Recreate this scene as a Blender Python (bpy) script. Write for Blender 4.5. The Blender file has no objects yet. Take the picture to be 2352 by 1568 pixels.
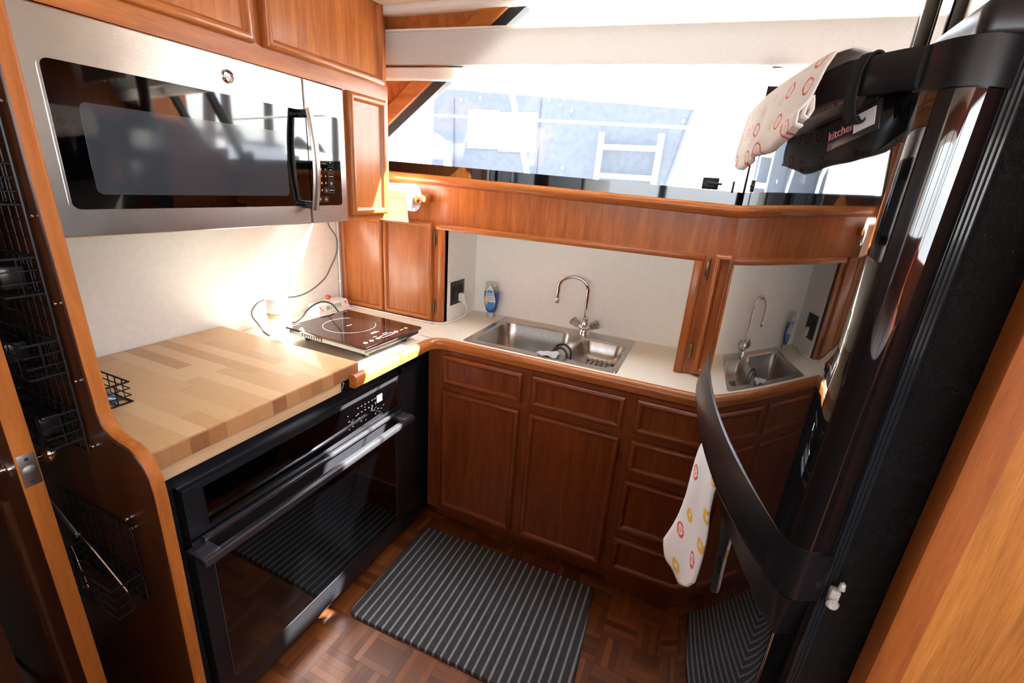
import bpy, bmesh, math, random
from mathutils import Vector, Matrix
random.seed(7)
SC = bpy.context.scene
COL = SC.collection
PI = math.pi

# ------------------------------------------------------------------ materials
def nt(name):
    m = bpy.data.materials.new(name); m.use_nodes = True
    t = m.node_tree; t.nodes.clear()
    o = t.nodes.new('ShaderNodeOutputMaterial'); b = t.nodes.new('ShaderNodeBsdfPrincipled')
    t.links.new(b.outputs[0], o.inputs[0])
    return m, t, b, o
def col(c): return (c[0], c[1], c[2], 1)
def lin(r, g, b):
    f = lambda v: ((v/255+.055)/1.055)**2.4 if v/255 > .04045 else v/255/12.92
    return (f(r), f(g), f(b))
def node(t, k, **kw):
    n = t.nodes.new('ShaderNode'+k)
    for a, v in kw.items(): setattr(n, a, v)
    return n
def pos_map(t, scale, rot=(0,0,0)):
    g = node(t, 'NewGeometry'); m = node(t, 'Mapping')
    m.inputs['Scale'].default_value = scale; m.inputs['Rotation'].default_value = rot
    t.links.new(g.outputs['Position'], m.inputs['Vector'])
    return m.outputs[0]
def ramp(t, fac, stops):
    r = node(t, 'ValToRGB'); e = r.color_ramp.elements
    while len(e) < len(stops): e.new(.5)
    for i, (p, c) in enumerate(stops): e[i].position = p; e[i].color = col(c)
    t.links.new(fac, r.inputs[0]); return r.outputs[0]
def bump(t, b, h, strength=.2, dist=.002):
    n = node(t, 'Bump'); n.inputs['Strength'].default_value = strength; n.inputs['Distance'].default_value = dist
    t.links.new(h, n.inputs['Height']); t.links.new(n.outputs[0], b.inputs['Normal'])
def plain(name, c, rough=.5, metal=0., coat=0., spec=.5, var=0., vs=30, bumps=0., trans=0., emit=None, es=0, coat_rough=.05):
    m, t, b, o = nt(name)
    b.inputs['Base Color'].default_value = col(c); b.inputs['Roughness'].default_value = rough
    b.inputs['Metallic'].default_value = metal; b.inputs['Coat Weight'].default_value = coat
    b.inputs['Coat Roughness'].default_value = coat_rough
    b.inputs['Specular IOR Level'].default_value = spec; b.inputs['Transmission Weight'].default_value = trans
    if emit: b.inputs['Emission Color'].default_value = col(emit); b.inputs['Emission Strength'].default_value = es
    v = pos_map(t, (vs, vs, vs)); n = node(t, 'TexNoise'); n.inputs['Detail'].default_value = 4
    t.links.new(v, n.inputs['Vector'])
    if var > 0:
        c1 = tuple(x*(1-var) for x in c); c2 = tuple(min(1, x*(1+var)) for x in c)
        t.links.new(ramp(t, n.outputs[0], [(.3, c1), (.7, c2)]), b.inputs['Base Color'])
    if bumps > 0: bump(t, b, n.outputs[0], bumps)
    return m
def wood(name, axis, c1, c2, c3, rough=.35, coat=.35, fine=1.0):
    m, t, b, o = nt(name)
    s = [9., 9., 9.]; s[axis] = .7
    f = [260.*fine]*3; f[axis] = 7.
    n1 = node(t, 'TexNoise'); n1.inputs['Detail'].default_value = 5; n1.inputs['Roughness'].default_value = .6; n1.inputs['Distortion'].default_value = .6
    t.links.new(pos_map(t, s), n1.inputs['Vector'])
    n2 = node(t, 'TexNoise'); n2.inputs['Detail'].default_value = 3
    t.links.new(pos_map(t, f), n2.inputs['Vector'])
    mx = node(t, 'Math', operation='MULTIPLY_ADD'); mx.inputs[1].default_value = .35
    t.links.new(n2.outputs[0], mx.inputs[0])
    sc = node(t, 'Math', operation='MULTIPLY'); sc.inputs[1].default_value = .65
    t.links.new(n1.outputs[0], sc.inputs[0]); t.links.new(sc.outputs[0], mx.inputs[2])
    t.links.new(ramp(t, mx.outputs[0], [(.32, c1), (.5, c2), (.66, c3)]), b.inputs['Base Color'])
    b.inputs['Roughness'].default_value = rough; b.inputs['Coat Weight'].default_value = coat; b.inputs['Coat Roughness'].default_value = .18
    b.inputs['Specular IOR Level'].default_value = .3
    bump(t, b, n2.outputs[0], .12, .001)
    return m
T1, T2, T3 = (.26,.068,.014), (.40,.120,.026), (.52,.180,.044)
WZ = wood('teak_vertical', 2, T1, T2, T3)
WX = wood('teak_along_x', 0, T1, T2, T3)
WY = wood('teak_along_y', 1, T1, T2, T3)
D1, D2, D3 = (.125,.024,.005), (.19,.043,.009), (.25,.066,.015)  # same teak, with the shade on the lower cabinets put into its colour
DZ = wood('teak_shaded_vertical', 2, D1, D2, D3)
DX = wood('teak_shaded_along_x', 0, D1, D2, D3)
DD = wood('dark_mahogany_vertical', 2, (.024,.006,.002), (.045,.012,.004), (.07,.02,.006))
EZ = wood('teak_edge', 2, (.29,.082,.012), (.40,.118,.018), (.47,.155,.026), rough=.55, coat=.05)
OZ = wood('honey_teak_panel', 2, (.26,.09,.017), (.42,.155,.03), (.56,.23,.05), rough=.5, coat=.1)
FX = wood('fir_ply_edge', 1, (.55,.33,.17), (.66,.42,.23), (.74,.5,.29), rough=.6, coat=0)
CREAM = plain('cream_laminate', lin(243,240,231), .45, var=.03, vs=8)
COUNTER = plain('cream_counter_laminate', lin(232,223,204), .35, var=.03, vs=14)
NICHE = plain('cream_niche_laminate', lin(245,244,238), .4, var=.02, vs=8)
HEAD = plain('beige_headliner', lin(222,205,182), .8, var=.05, vs=120, bumps=.1)
BLACKP = plain('glossy_black_door', (.006,.006,.007), .035, coat=1.0, coat_rough=.02, spec=.6)
BLACKS = plain('satin_black_plastic', (.010,.011,.013), .28, var=.2, vs=60)
BLACKM = plain('black_metal', (.012,.012,.014), .35, metal=.3, var=.2, vs=40)
BODYP = plain('pebbled_black_enamel', (.012,.012,.014), .22)
def _pebble():
    t = BODYP.node_tree; b = [n for n in t.nodes if n.type == 'BSDF_PRINCIPLED'][0]
    v = node(t, 'TexVoronoi', feature='SMOOTH_F1'); t.links.new(pos_map(t, (230,230,230)), v.inputs['Vector'])
    bump(t, b, v.outputs['Distance'], .8, .003)
_pebble()
STEEL = plain('brushed_steel', (.62,.60,.57), .24, metal=1, var=.06, vs=3)
def _brush(m, sc, s=.15):
    t = m.node_tree; b = [n for n in t.nodes if n.type == 'BSDF_PRINCIPLED'][0]
    n = node(t, 'TexNoise'); n.inputs['Detail'].default_value = 2; t.links.new(pos_map(t, sc), n.inputs['Vector'])
    bump(t, b, n.outputs[0], s, .0006)
_brush(STEEL, (900, 4, 900), .12)
SINKM = plain('worn_sink_steel', (.50,.49,.47), .27, metal=1, var=.1, vs=14)
_brush(SINKM, (15, 600, 600), .1)
CHROME = plain('chrome', (.78,.78,.78), .06, metal=1)
BRASS = plain('antique_brass', (.28,.19,.09), .35, metal=1, var=.3, vs=90)
NICKEL = plain('worn_nickel', (.55,.54,.50), .32, metal=1, var=.15, vs=120)
DKSTEEL = plain('black_stainless', (.20,.20,.225), .26, metal=.9, var=.08, vs=20)
OVENF = plain('black_stainless_dark', (.035,.035,.042), .3, metal=.7, var=.08, vs=20)
GLASSB = plain('black_glass', (.0003,.0003,.0004), .03, coat=.5, spec=.6)
MWIN = plain('microwave_mesh_window', (.035,.042,.050), .08, var=.15, vs=400, coat=.6)
HOBG = plain('hob_black_glass', (.004,.002,.002), .04, coat=.6)
WHITE = plain('white_plastic', (.8,.8,.78), .4)
WHITEP = plain('white_print', (.75,.76,.78), .5)
GREYP = plain('grey_print', (.25,.27,.30), .5)
CORDG = plain('grey_cord', (.12,.12,.12), .5)
RUBBER = plain('black_rubber', (.01,.01,.011), .5)
PAPER = plain('paper_white', (.82,.81,.79), .9, var=.03, vs=60)
CERAM = plain('white_ceramic', (.82,.8,.76), .2, coat=.5)
RED = plain('red_glaze', (.65,.05,.03), .3, coat=.3)
YEL = plain('yellow_glaze', (.8,.5,.06), .4)
GREENG = plain('green_glaze', (.12,.35,.2), .4)
BLUEL = plain('blue_liquid', (.02,.09,.42), .12, coat=.7, var=.3, vs=60)
BLUEP = plain('blue_plastic_bag', (.04,.08,.16), .25, coat=.4, var=.4, vs=60)
CLEARP = None
def _clear(name, tint, fac=.12, rough=.03):
    m = bpy.data.materials.new(name); m.use_nodes = True; t = m.node_tree; t.nodes.clear()
    o = node(t, 'OutputMaterial'); mx = node(t, 'MixShader'); tr = node(t, 'BsdfTransparent'); gl = node(t, 'BsdfGlossy')
    lw = node(t, 'LayerWeight'); lw.inputs[0].default_value = .5; fr = node(t, 'Math', operation='POWER'); fr.inputs[1].default_value = 5.; t.links.new(lw.outputs['Facing'], fr.inputs[0])
    ad = node(t, 'Math', operation='ADD'); ad.inputs[1].default_value = fac; ad.use_clamp = True
    tr.inputs[0].default_value = col(tint); gl.inputs[0].default_value = (1,1,1,1); gl.inputs[1].default_value = rough
    t.links.new(fr.outputs[0], ad.inputs[0]); t.links.new(ad.outputs[0], mx.inputs[0])
    t.links.new(tr.outputs[0], mx.inputs[1]); t.links.new(gl.outputs[0], mx.inputs[2]); t.links.new(mx.outputs[0], o.inputs[0])
    return m
CLEARP = _clear('clear_plastic', (.86,.88,.88), .06)
PANE = _clear('window_glass', (.97,.985,1.0), .01)
def shade_mat(nm='shade_fabric', ca=lin(196,194,192), cb_=lin(218,216,213), tf=.19):
    m = bpy.data.materials.new(nm); m.use_nodes = True; t = m.node_tree; t.nodes.clear()
    o = node(t, 'OutputMaterial'); mx = node(t, 'MixShader'); d = node(t, 'BsdfDiffuse'); tr = node(t, 'BsdfTranslucent')
    n = node(t, 'TexNoise'); n.inputs['Detail'].default_value = 4; t.links.new(pos_map(t, (40, 40, 700)), n.inputs['Vector'])
    c = ramp(t, n.outputs[0], [(.3, ca), (.7, cb_)])
    t.links.new(c, d.inputs[0]); t.links.new(c, tr.inputs[0]); mx.inputs[0].default_value = tf
    t.links.new(d.outputs[0], mx.inputs[1]); t.links.new(tr.outputs[0], mx.inputs[2]); t.links.new(mx.outputs[0], o.inputs[0])
    return m
SHADE = shade_mat()
RAIL = shade_mat('shade_rail_white', lin(238,233,226), lin(246,243,238), .30)

def block_mat():
    # butcher block: staves across the board (x), random stave colours
    m, t, b, o = nt('maple_butcher_block')
    g = node(t, 'NewGeometry'); s = node(t, 'SeparateXYZ'); t.links.new(g.outputs['Position'], s.inputs[0])
    def mth(op, a, bb=None, v=None):
        n = node(t, 'Math', operation=op); t.links.new(a, n.inputs[0])
        if bb is not None: t.links.new(bb, n.inputs[1])
        if v is not None: n.inputs[1].default_value = v
        return n.outputs[0]
    yi = mth('FLOOR', mth('DIVIDE', s.outputs[1], v=.043))
    off = node(t, 'TexWhiteNoise', noise_dimensions='1D'); t.links.new(yi, off.inputs['W'])
    xx = mth('ADD', mth('DIVIDE', s.outputs[0], v=.34), off.outputs['Value'])
    xi = mth('FLOOR', xx)
    cb = node(t, 'CombineXYZ'); t.links.new(xi, cb.inputs[0]); t.links.new(yi, cb.inputs[1])
    wn = node(t, 'TexWhiteNoise', noise_dimensions='3D'); t.links.new(cb.outputs[0], wn.inputs['Vector'])
    n1 = node(t, 'TexNoise'); n1.inputs['Detail'].default_value = 5; t.links.new(pos_map(t, (7, 60, 60)), n1.inputs['Vector'])
    f = mth('ADD', mth('MULTIPLY', wn.outputs['Value'], v=.62), mth('MULTIPLY', n1.outputs[0], v=.42))
    c = ramp(t, f, [(.10, lin(190,140,94)), (.5, lin(216,172,122)), (.9, lin(230,192,144))])
    t.links.new(c, b.inputs['Base Color']); b.inputs['Roughness'].default_value = .38; b.inputs['Coat Weight'].default_value = .1
    return m
BLOCK = block_mat()
def blockend_mat():
    m, t, b, o = nt('maple_end_staves')
    g = node(t, 'NewGeometry'); s = node(t, 'SeparateXYZ'); t.links.new(g.outputs['Position'], s.inputs[0])
    dv = node(t, 'Math', operation='DIVIDE'); dv.inputs[1].default_value = .043; t.links.new(s.outputs[1], dv.inputs[0])
    fl = node(t, 'Math', operation='FLOOR'); t.links.new(dv.outputs[0], fl.inputs[0])
    wn = node(t, 'TexWhiteNoise', noise_dimensions='1D'); t.links.new(fl.outputs[0], wn.inputs['W'])
    n1 = node(t, 'TexNoise'); n1.inputs['Detail'].default_value = 5; t.links.new(pos_map(t, (60, 25, 90)), n1.inputs['Vector'])
    a = node(t, 'Math', operation='MULTIPLY'); a.inputs[1].default_value = .6; t.links.new(wn.outputs['Value'], a.inputs[0])
    a2 = node(t, 'Math', operation='MULTIPLY_ADD'); a2.inputs[1].default_value = .5
    t.links.new(n1.outputs[0], a2.inputs[0]); t.links.new(a.outputs[0], a2.inputs[2])
    t.links.new(ramp(t, a2.outputs[0], [(.2, lin(128,78,46)), (.55, lin(172,118,76)), (.9, lin(192,140,96))]), b.inputs['Base Color'])
    b.inputs['Roughness'].default_value = .5
    return m
BLOCKE = blockend_mat()
def parquet_mat():
    m, t, b, o = nt('finger_parquet')
    g = node(t, 'NewGeometry'); s = node(t, 'SeparateXYZ'); t.links.new(g.outputs['Position'], s.inputs[0])
    L = t.links
    def mth(op, a, bb=None, v=None):
        n = node(t, 'Math', operation=op)
        L.new(a, n.inputs[0])
        if bb is not None: L.new(bb, n.inputs[1])
        if v is not None: n.inputs[1].default_value = v
        return n.outputs[0]
    T = .118
    xa = mth('DIVIDE', mth('ADD', s.outputs[0], v=10.03), v=T); ya = mth('DIVIDE', mth('ADD', s.outputs[1], v=10.02), v=T)
    xi, yi = mth('FLOOR', xa), mth('FLOOR', ya); xf, yf = mth('FRACT', xa), mth('FRACT', ya)
    par = mth('MODULO', mth('ADD', xi, yi), v=2.)
    mixf = node(t, 'Mix'); L.new(par, mixf.inputs[0]); L.new(xf, mixf.inputs[2]); L.new(yf, mixf.inputs[3])
    f5 = mth('MULTIPLY', mixf.outputs[0], v=5.); sl = mth('FLOOR', f5); sf = mth('FRACT', f5)
    cb = node(t, 'CombineXYZ'); L.new(xi, cb.inputs[0]); L.new(yi, cb.inputs[1]); L.new(sl, cb.inputs[2])
    wn = node(t, 'TexWhiteNoise', noise_dimensions='3D'); L.new(cb.outputs[0], wn.inputs['Vector'])
    n1 = node(t, 'TexNoise'); n1.inputs['Detail'].default_value = 5; L.new(pos_map(t, (60,60,60)), n1.inputs['Vector'])
    f = mth('ADD', mth('MULTIPLY', wn.outputs['Value'], v=.6), mth('MULTIPLY', n1.outputs[0], v=.4))
    c = ramp(t, f, [(.1, (.08,.020,.005)), (.5, (.165,.045,.010)), (.9, (.26,.080,.020))])
    # seams
    e1 = mth('MINIMUM', xf, mth('SUBTRACT', xf, v=0)); 
    def edge(fr, w):
        inv = node(t, 'Math', operation='SUBTRACT'); inv.inputs[0].default_value = 1.; L.new(fr, inv.inputs[1])
        mn = mth('MINIMUM', fr, inv.outputs[0]); return mth('LESS_THAN', mn, v=w)
    seam = mth('MAXIMUM', mth('MAXIMUM', edge(xf,.008), edge(yf,.008)), edge(sf,.025))
    mc = node(t, 'Mix', data_type='RGBA'); L.new(mth('MULTIPLY', seam, v=.6), mc.inputs[0]); L.new(c, mc.inputs[6]); mc.inputs[7].default_value = (.02,.007,.003,1)
    L.new(mc.outputs[2], b.inputs['Base Color']); b.inputs['Roughness'].default_value = .42; b.inputs['Coat Weight'].default_value = .12; b.inputs['Coat Roughness'].default_value = .22; b.inputs['Specular IOR Level'].default_value = .3
    return m
PARQ = parquet_mat()
def mat_mat():
    m, t, b, o = nt('striped_woven_mat')
    L = t.links
    g = node(t, 'NewGeometry'); mp = node(t, 'Mapping'); mp.inputs['Rotation'].default_value = (0,0,math.radians(-1.2)); L.new(g.outputs['Position'], mp.inputs['Vector'])
    s = node(t, 'SeparateXYZ'); L.new(mp.outputs[0], s.inputs[0])
    def mth(op, a, v=None, bb=None):
        n = node(t, 'Math', operation=op); L.new(a, n.inputs[0])
        if v is not None: n.inputs[1].default_value = v
        if bb is not None: L.new(bb, n.inputs[1])
        return n.outputs[0]
    fr = mth('FRACT', mth('DIVIDE', mth('ADD', s.outputs[0], .004), .0298))
    st = mth('LESS_THAN', fr, .27)
    w = node(t, 'TexWave', wave_type='BANDS', bands_direction='DIAGONAL'); w.inputs['Scale'].default_value = 130; L.new(g.outputs['Position'], w.inputs['Vector'])
    dk = ramp(t, w.outputs[0], [(.2, (.022,.022,.026)), (.8, (.065,.065,.075))])
    n = node(t, 'TexNoise'); n.inputs['Scale'].default_value = 500; L.new(g.outputs['Position'], n.inputs['Vector'])
    lt = ramp(t, n.outputs[0], [(.35, (.20,.20,.20)), (.65, (.40,.40,.39))])
    mx = node(t, 'Mix', data_type='RGBA'); L.new(st, mx.inputs[0]); L.new(dk, mx.inputs[6]); L.new(lt, mx.inputs[7])
    L.new(mx.outputs[2], b.inputs['Base Color']); b.inputs['Roughness'].default_value = .75
    bump(t, b, w.outputs[0], .5, .002)
    return m
MATM = mat_mat()
def towel_mat(name, base, cells, rings=(.28,.36), c_ring=(.85,.10,.12), c_in=(.9,.62,.25)):
    m, t, b, o = nt(name); L = t.links
    tc = node(t, 'TexCoord'); v = node(t, 'TexVoronoi', voronoi_dimensions='2D'); v.inputs['Scale'].default_value = cells; v.inputs['Randomness'].default_value = .55
    L.new(tc.outputs['UV'], v.inputs['Vector'])
    n = node(t, 'TexNoise'); n.inputs['Scale'].default_value = 40; L.new(tc.outputs['UV'], n.inputs['Vector'])
    ma = node(t, 'Math', operation='MULTIPLY_ADD'); ma.inputs[1].default_value = .12; L.new(n.outputs[0], ma.inputs[0]); L.new(v.outputs['Distance'], ma.inputs[2])
    r = node(t, 'ValToRGB'); r.color_ramp.interpolation = 'CONSTANT'; e = r.color_ramp.elements
    st = [(0, base), (.07, c_in), (.15, base), (rings[0], c_ring), (rings[1], base)]
    while len(e) < len(st): e.new(.5)
    for i, (p, c) in enumerate(st): e[i].position = p; e[i].color = col(c)
    L.new(ma.outputs[0], r.inputs[0])
    # second colour by cell
    sep = node(t, 'SeparateColor'); L.new(v.outputs['Color'], sep.inputs[0])
    gt = node(t, 'Math', operation='GREATER_THAN'); gt.inputs[1].default_value = .5; L.new(sep.outputs[0], gt.inputs[0])
    r2 = node(t, 'ValToRGB'); r2.color_ramp.interpolation = 'CONSTANT'; e = r2.color_ramp.elements
    st = [(0, c_in), (.05, base), (.12, c_in), (.24, base)]
    while len(e) < len(st): e.new(.5)
    for i, (p, c) in enumerate(st): e[i].position = p; e[i].color = col(c)
    L.new(ma.outputs[0], r2.inputs[0])
    mx = node(t, 'Mix', data_type='RGBA'); L.new(gt.outputs[0], mx.inputs[0]); L.new(r.outputs[0], mx.inputs[6]); L.new(r2.outputs[0], mx.inputs[7])
    L.new(mx.outputs[2], b.inputs['Base Color']); b.inputs['Roughness'].default_value = .95
    n2 = node(t, 'TexNoise'); n2.inputs['Scale'].default_value = 900; L.new(node(t, 'NewGeometry').outputs['Position'], n2.inputs['Vector'])
    bump(t, b, n2.outputs[0], .4, .001)
    return m
TOWA = towel_mat('red_ring_print_towel', (.86,.83,.78), 12, (.26,.33), (.80,.13,.13), (.82,.70,.50))
TOWB = towel_mat('flower_print_towel', (.90,.91,.92), 4.4, (.20,.27), (.80,.08,.13), (.85,.55,.12))

# ------------------------------------------------------------------ mesh builder
class MB:
    def __init__(s): s.v = []; s.f = []; s.m = []; s.uv = None
    def add(s, vs, fs, mi=0):
        o = len(s.v); s.v += [Vector(p) for p in vs]
        for f in fs: s.f.append([i+o for i in f]); s.m.append(mi)
        return s
    def bm(s, b, mi=0):
        b.verts.ensure_lookup_table(); b.verts.index_update()
        s.add([v.co.copy() for v in b.verts], [[v.index for v in f.verts] for f in b.faces], mi); b.free(); return s
    def box(s, x0, x1, y0, y1, z0, z1, bev=0., mi=0, seg=2):
        b = bmesh.new(); bmesh.ops.create_cube(b, size=1)
        for v in b.verts: v.co = Vector(((x0+x1)/2+v.co.x*(x1-x0), (y0+y1)/2+v.co.y*(y1-y0), (z0+z1)/2+v.co.z*(z1-z0)))
        if bev > 0: bmesh.ops.bevel(b, geom=b.edges[:], offset=bev, segments=seg, profile=.5, affect='EDGES')
        return s.bm(b, mi)
    def obox(s, c, ax, ay, az, bev=0., mi=0):
        # oriented box: centre, three half-axis vectors
        b = bmesh.new(); bmesh.ops.create_cube(b, size=2)
        c = Vector(c); ax, ay, az = Vector(ax), Vector(ay), Vector(az)
        ls = (ax.length, ay.length, az.length)
        for v in b.verts: v.co = Vector((v.co.x*ls[0], v.co.y*ls[1], v.co.z*ls[2]))
        if bev > 0: bmesh.ops.bevel(b, geom=b.edges[:], offset=bev, segments=2, profile=.5, affect='EDGES')
        ux, uy, uz = ax.normalized(), ay.normalized(), az.normalized()
        for v in b.verts: v.co = c+ux*v.co.x+uy*v.co.y+uz*v.co.z
        return s.bm(b, mi)
    def tube(s, pts, r, mi=0, seg=8, closed=False, flat=1.):
        pts = [Vector(p) for p in pts]; n = len(pts); rr = r if isinstance(r, (list, tuple)) else [r]*n
        tg = []
        for i in range(n):
            a = pts[(i-1) % n] if (closed or i > 0) else pts[i]; b = pts[(i+1) % n] if (closed or i < n-1) else pts[i]
            tg.append((b-a).normalized())
        up = Vector((0,0,1)) if abs(tg[0].z) < .9 else Vector((1,0,0))
        nrm = (up-tg[0]*up.dot(tg[0])).normalized(); rings = []
        vs = []
        for i in range(n):
            nrm = (nrm-tg[i]*nrm.dot(tg[i]))
            if nrm.length < 1e-6: nrm = tg[i].orthogonal()
            nrm.normalize(); bi = tg[i].cross(nrm)
            for k in range(seg):
                a = 2*PI*k/seg; vs.append(pts[i]+(nrm*math.cos(a)*flat+bi*math.sin(a))*rr[i])
        fs = []
        m = n if closed else n-1
        for i in range(m):
            j = (i+1) % n
            for k in range(seg):
                l = (k+1) % seg; fs.append([i*seg+k, i*seg+l, j*seg+l, j*seg+k])
        if not closed: fs.append(list(range(seg))[::-1]); fs.append([(n-1)*seg+k for k in range(seg)])
        return s.add(vs, fs, mi)
    def lathe(s, prof, c, axis=2, seg=24, mi=0, sx=1., sy=1., dirn=1):
        c = Vector(c); vs = []; fs = []; n = len(prof)
        for r, h in prof:
            for k in range(seg):
                a = 2*PI*k/seg; p = [0,0,0]; u, v = [(1,2),(2,0),(0,1)][axis]
                p[u] = r*math.cos(a)*sx; p[v] = r*math.sin(a)*sy; p[axis] = h*dirn; vs.append(c+Vector(p))
        for i in range(n-1):
            for k in range(seg):
                l = (k+1) % seg; fs.append([i*seg+k, i*seg+l, (i+1)*seg+l, (i+1)*seg+k])
        if prof[0][0] > 1e-5: fs.append(list(range(seg))[::-1])
        if prof[-1][0] > 1e-5: fs.append([(n-1)*seg+k for k in range(seg)])
        return s.add(vs, fs, mi)
    def prism(s, poly, fmap, a, b, mi=0, bev=0., mi_side=None):
        # poly of 2D points; fmap(p, q, d) -> 3D ; extruded from d=a to d=b
        n = len(poly); vs = [fmap(p[0], p[1], a) for p in poly]+[fmap(p[0], p[1], b) for p in poly]
        o = len(s.v); s.v += [Vector(v) for v in vs]
        s.f.append([o+i for i in range(n)][::-1]); s.m.append(mi)
        s.f.append([o+n+i for i in range(n)]); s.m.append(mi)
        for i in range(n):
            j = (i+1) % n; s.f.append([o+i, o+j, o+n+j, o+n+i]); s.m.append(mi if mi_side is None else mi_side)
        return s
    def surf(s, fn, nu, nv, mi=0, uv=False):
        o = len(s.v)
        for i in range(nu+1):
            for j in range(nv+1): s.v.append(Vector(fn(i/nu, j/nv)))
        for i in range(nu):
            for j in range(nv):
                a = o+i*(nv+1)+j; s.f.append([a, a+nv+1, a+nv+2, a+1]); s.m.append(mi)
        return s
    def panel(s, o, u, v, w, h, n, mz=0, mh=1, t=.010, bead=.024, k=1.0):
        # flat door with a rounded raised bead round its edge
        o, u, v, n = Vector(o), Vector(u), Vector(v), Vector(n)
        P = lambda a, b, c: o+u*a+v*b+n*c
        s.add([P(bead*.8,bead*.8,t*.8), P(w-bead*.8,bead*.8,t*.8), P(w-bead*.8,h-bead*.8,t*.8), P(bead*.8,h-bead*.8,t*.8)], [[0,1,2,3]], mz)
        pr = [(0,0),(0,.011),(.002,.016),(.007,.0205),(.013,.0205),(.018,.016),(.0205,.0105),(.022,t*.8)]
        pr = [(a*bead/.022, b*k) for a, b in pr]
        cs = [(0,0,1,1),(w,0,-1,1),(w,h,-1,-1),(0,h,1,-1)]
        vs = []
        for (cx, cy, sx, sy) in cs:
            for (a, b) in pr: vs.append(P(cx+sx*a, cy+sy*a, b))
        m = len(pr)
        for q in range(4):
            r = (q+1) % 4; fs = [[q*m+i, r*m+i, r*m+i+1, q*m+i+1] for i in range(m-1)]
            s.add(vs, fs, mh if q in (0, 2) else mz)
        return s
    def build(s, name, mats, parent=None, loc=None, smooth=40, label=None, uv=None, solid=0, sub=0, bevmod=0):
        if not isinstance(mats, (list, tuple)): mats = [mats]
        wl = WL.get(parent.name, Vector((0,0,0))) if parent else Vector(loc or (0,0,0))
        me = bpy.data.meshes.new(name); me.from_pydata([tuple(v-wl) for v in s.v], [], s.f)
        for m in mats: me.materials.append(m)
        for p, mi in zip(me.polygons, s.m): p.material_index = min(mi, len(mats)-1); p.use_smooth = smooth > 0
        b = bmesh.new(); b.from_mesh(me); bmesh.ops.remove_doubles(b, verts=b.verts, dist=1e-6)
        bmesh.ops.recalc_face_normals(b, faces=b.faces); b.to_mesh(me); b.free()
        if uv:
            l = me.uv_layers.new(name='UVMap')
            for lp in me.loops: l.data[lp.index].uv = uv(me.vertices[lp.vertex_index].co+wl)
        me.update()
        if smooth > 0: me.set_sharp_from_angle(angle=math.radians(smooth))
        o = bpy.data.objects.new(name, me); COL.objects.link(o)
        if parent: o.parent = parent
        else: o.location = wl
        WL[o.name] = wl
        if label: o['label'] = label
        if solid: md = o.modifiers.new('thickness', 'SOLIDIFY'); md.thickness = solid; md.offset = 0
        if sub: md = o.modifiers.new('smooth', 'SUBSURF'); md.levels = sub; md.render_levels = sub
        if bevmod: md = o.modifiers.new('edge', 'BEVEL'); md.width = bevmod; md.segments = 2; md.limit_method = 'ANGLE'
        return o
WL = {}
def thing(name, label, cat, loc, group=None):
    o = bpy.data.objects.new(name, None); COL.objects.link(o); o.location = loc; o.empty_display_size = .05
    o['label'] = label; o['category'] = cat
    if group: o['group'] = group
    WL[o.name] = Vector(loc); return o
def tag(o, label, cat, group=None, kind=None):
    o['label'] = label; o['category'] = cat
    if group: o['group'] = group
    if kind: o['kind'] = kind
    return o
def struct(o, label=None):
    o['kind'] = 'structure'
    if label: o['label'] = label
    return o
def text_mesh(s, size, align='CENTER', ext=.0002):
    cu = bpy.data.curves.new('t', 'FONT'); cu.body = s; cu.size = size; cu.extrude = ext; cu.align_x = align; cu.align_y = 'CENTER'; cu.resolution_u = 4
    o = bpy.data.objects.new('t', cu); COL.objects.link(o); dg_ = bpy.context.evaluated_depsgraph_get(); dg_.update()
    me = bpy.data.meshes.new_from_object(o.evaluated_get(dg_)); vs = [v.co.copy() for v in me.vertices]; fs = [list(p.vertices) for p in me.polygons]
    bpy.data.objects.remove(o); bpy.data.meshes.remove(me); bpy.data.curves.remove(cu); return vs, fs
def put_text(mb, s, size, loc, right, up, ext=.0002, mi=0, align='CENTER', warp=None):
    vs, fs = text_mesh(s, size, align, ext); r, u = Vector(right).normalized(), Vector(up).normalized(); n = r.cross(u)
    out = [Vector(loc)+r*v.x+u*v.y+n*v.z for v in vs]
    if warp: out = [warp(p) for p in out]
    mb.add(out, fs, mi); return mb
def text(name, s, size, loc, right, up, mat, parent, ext=.0002, align='CENTER', warp=None):
    return put_text(MB(), s, size, loc, right, up, ext, 0, align, warp).build(name, mat, parent, smooth=0)
def arc(c, r, a0, a1, n, f): return [f(c[0]+r*math.cos(a0+(a1-a0)*i/n), c[1]+r*math.sin(a0+(a1-a0)*i/n)) for i in range(n+1)]
def rrect(x0, x1, y0, y1, r, n=6):
    p = []
    for cx, cy, a in ((x1-r,y1-r,0),(x0+r,y1-r,PI/2),(x0+r,y0+r,PI),(x1-r,y0+r,3*PI/2)):
        for i in range(n+1): t = a+PI/2*i/n; p.append((cx+r*math.cos(t), cy+r*math.sin(t)))
    return p
def smooth_path(pts, n=8):
    pts = [Vector(p) for p in pts]; out = []
    for i in range(len(pts)-1):
        p0 = pts[max(i-1,0)]; p1 = pts[i]; p2 = pts[i+1]; p3 = pts[min(i+2,len(pts)-1)]
        for k in range(n):
            t = k/n; out.append(.5*((2*p1)+(-p0+p2)*t+(2*p0-5*p1+4*p2-p3)*t*t+(-p0+3*p1-3*p2+p3)*t**3))
    out.append(pts[-1]); return out
XY = lambda p, q, d: (p, q, d)
XZ = lambda p, q, d: (p, d, q)
YZ = lambda p, q, d: (d, p, q)
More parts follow.
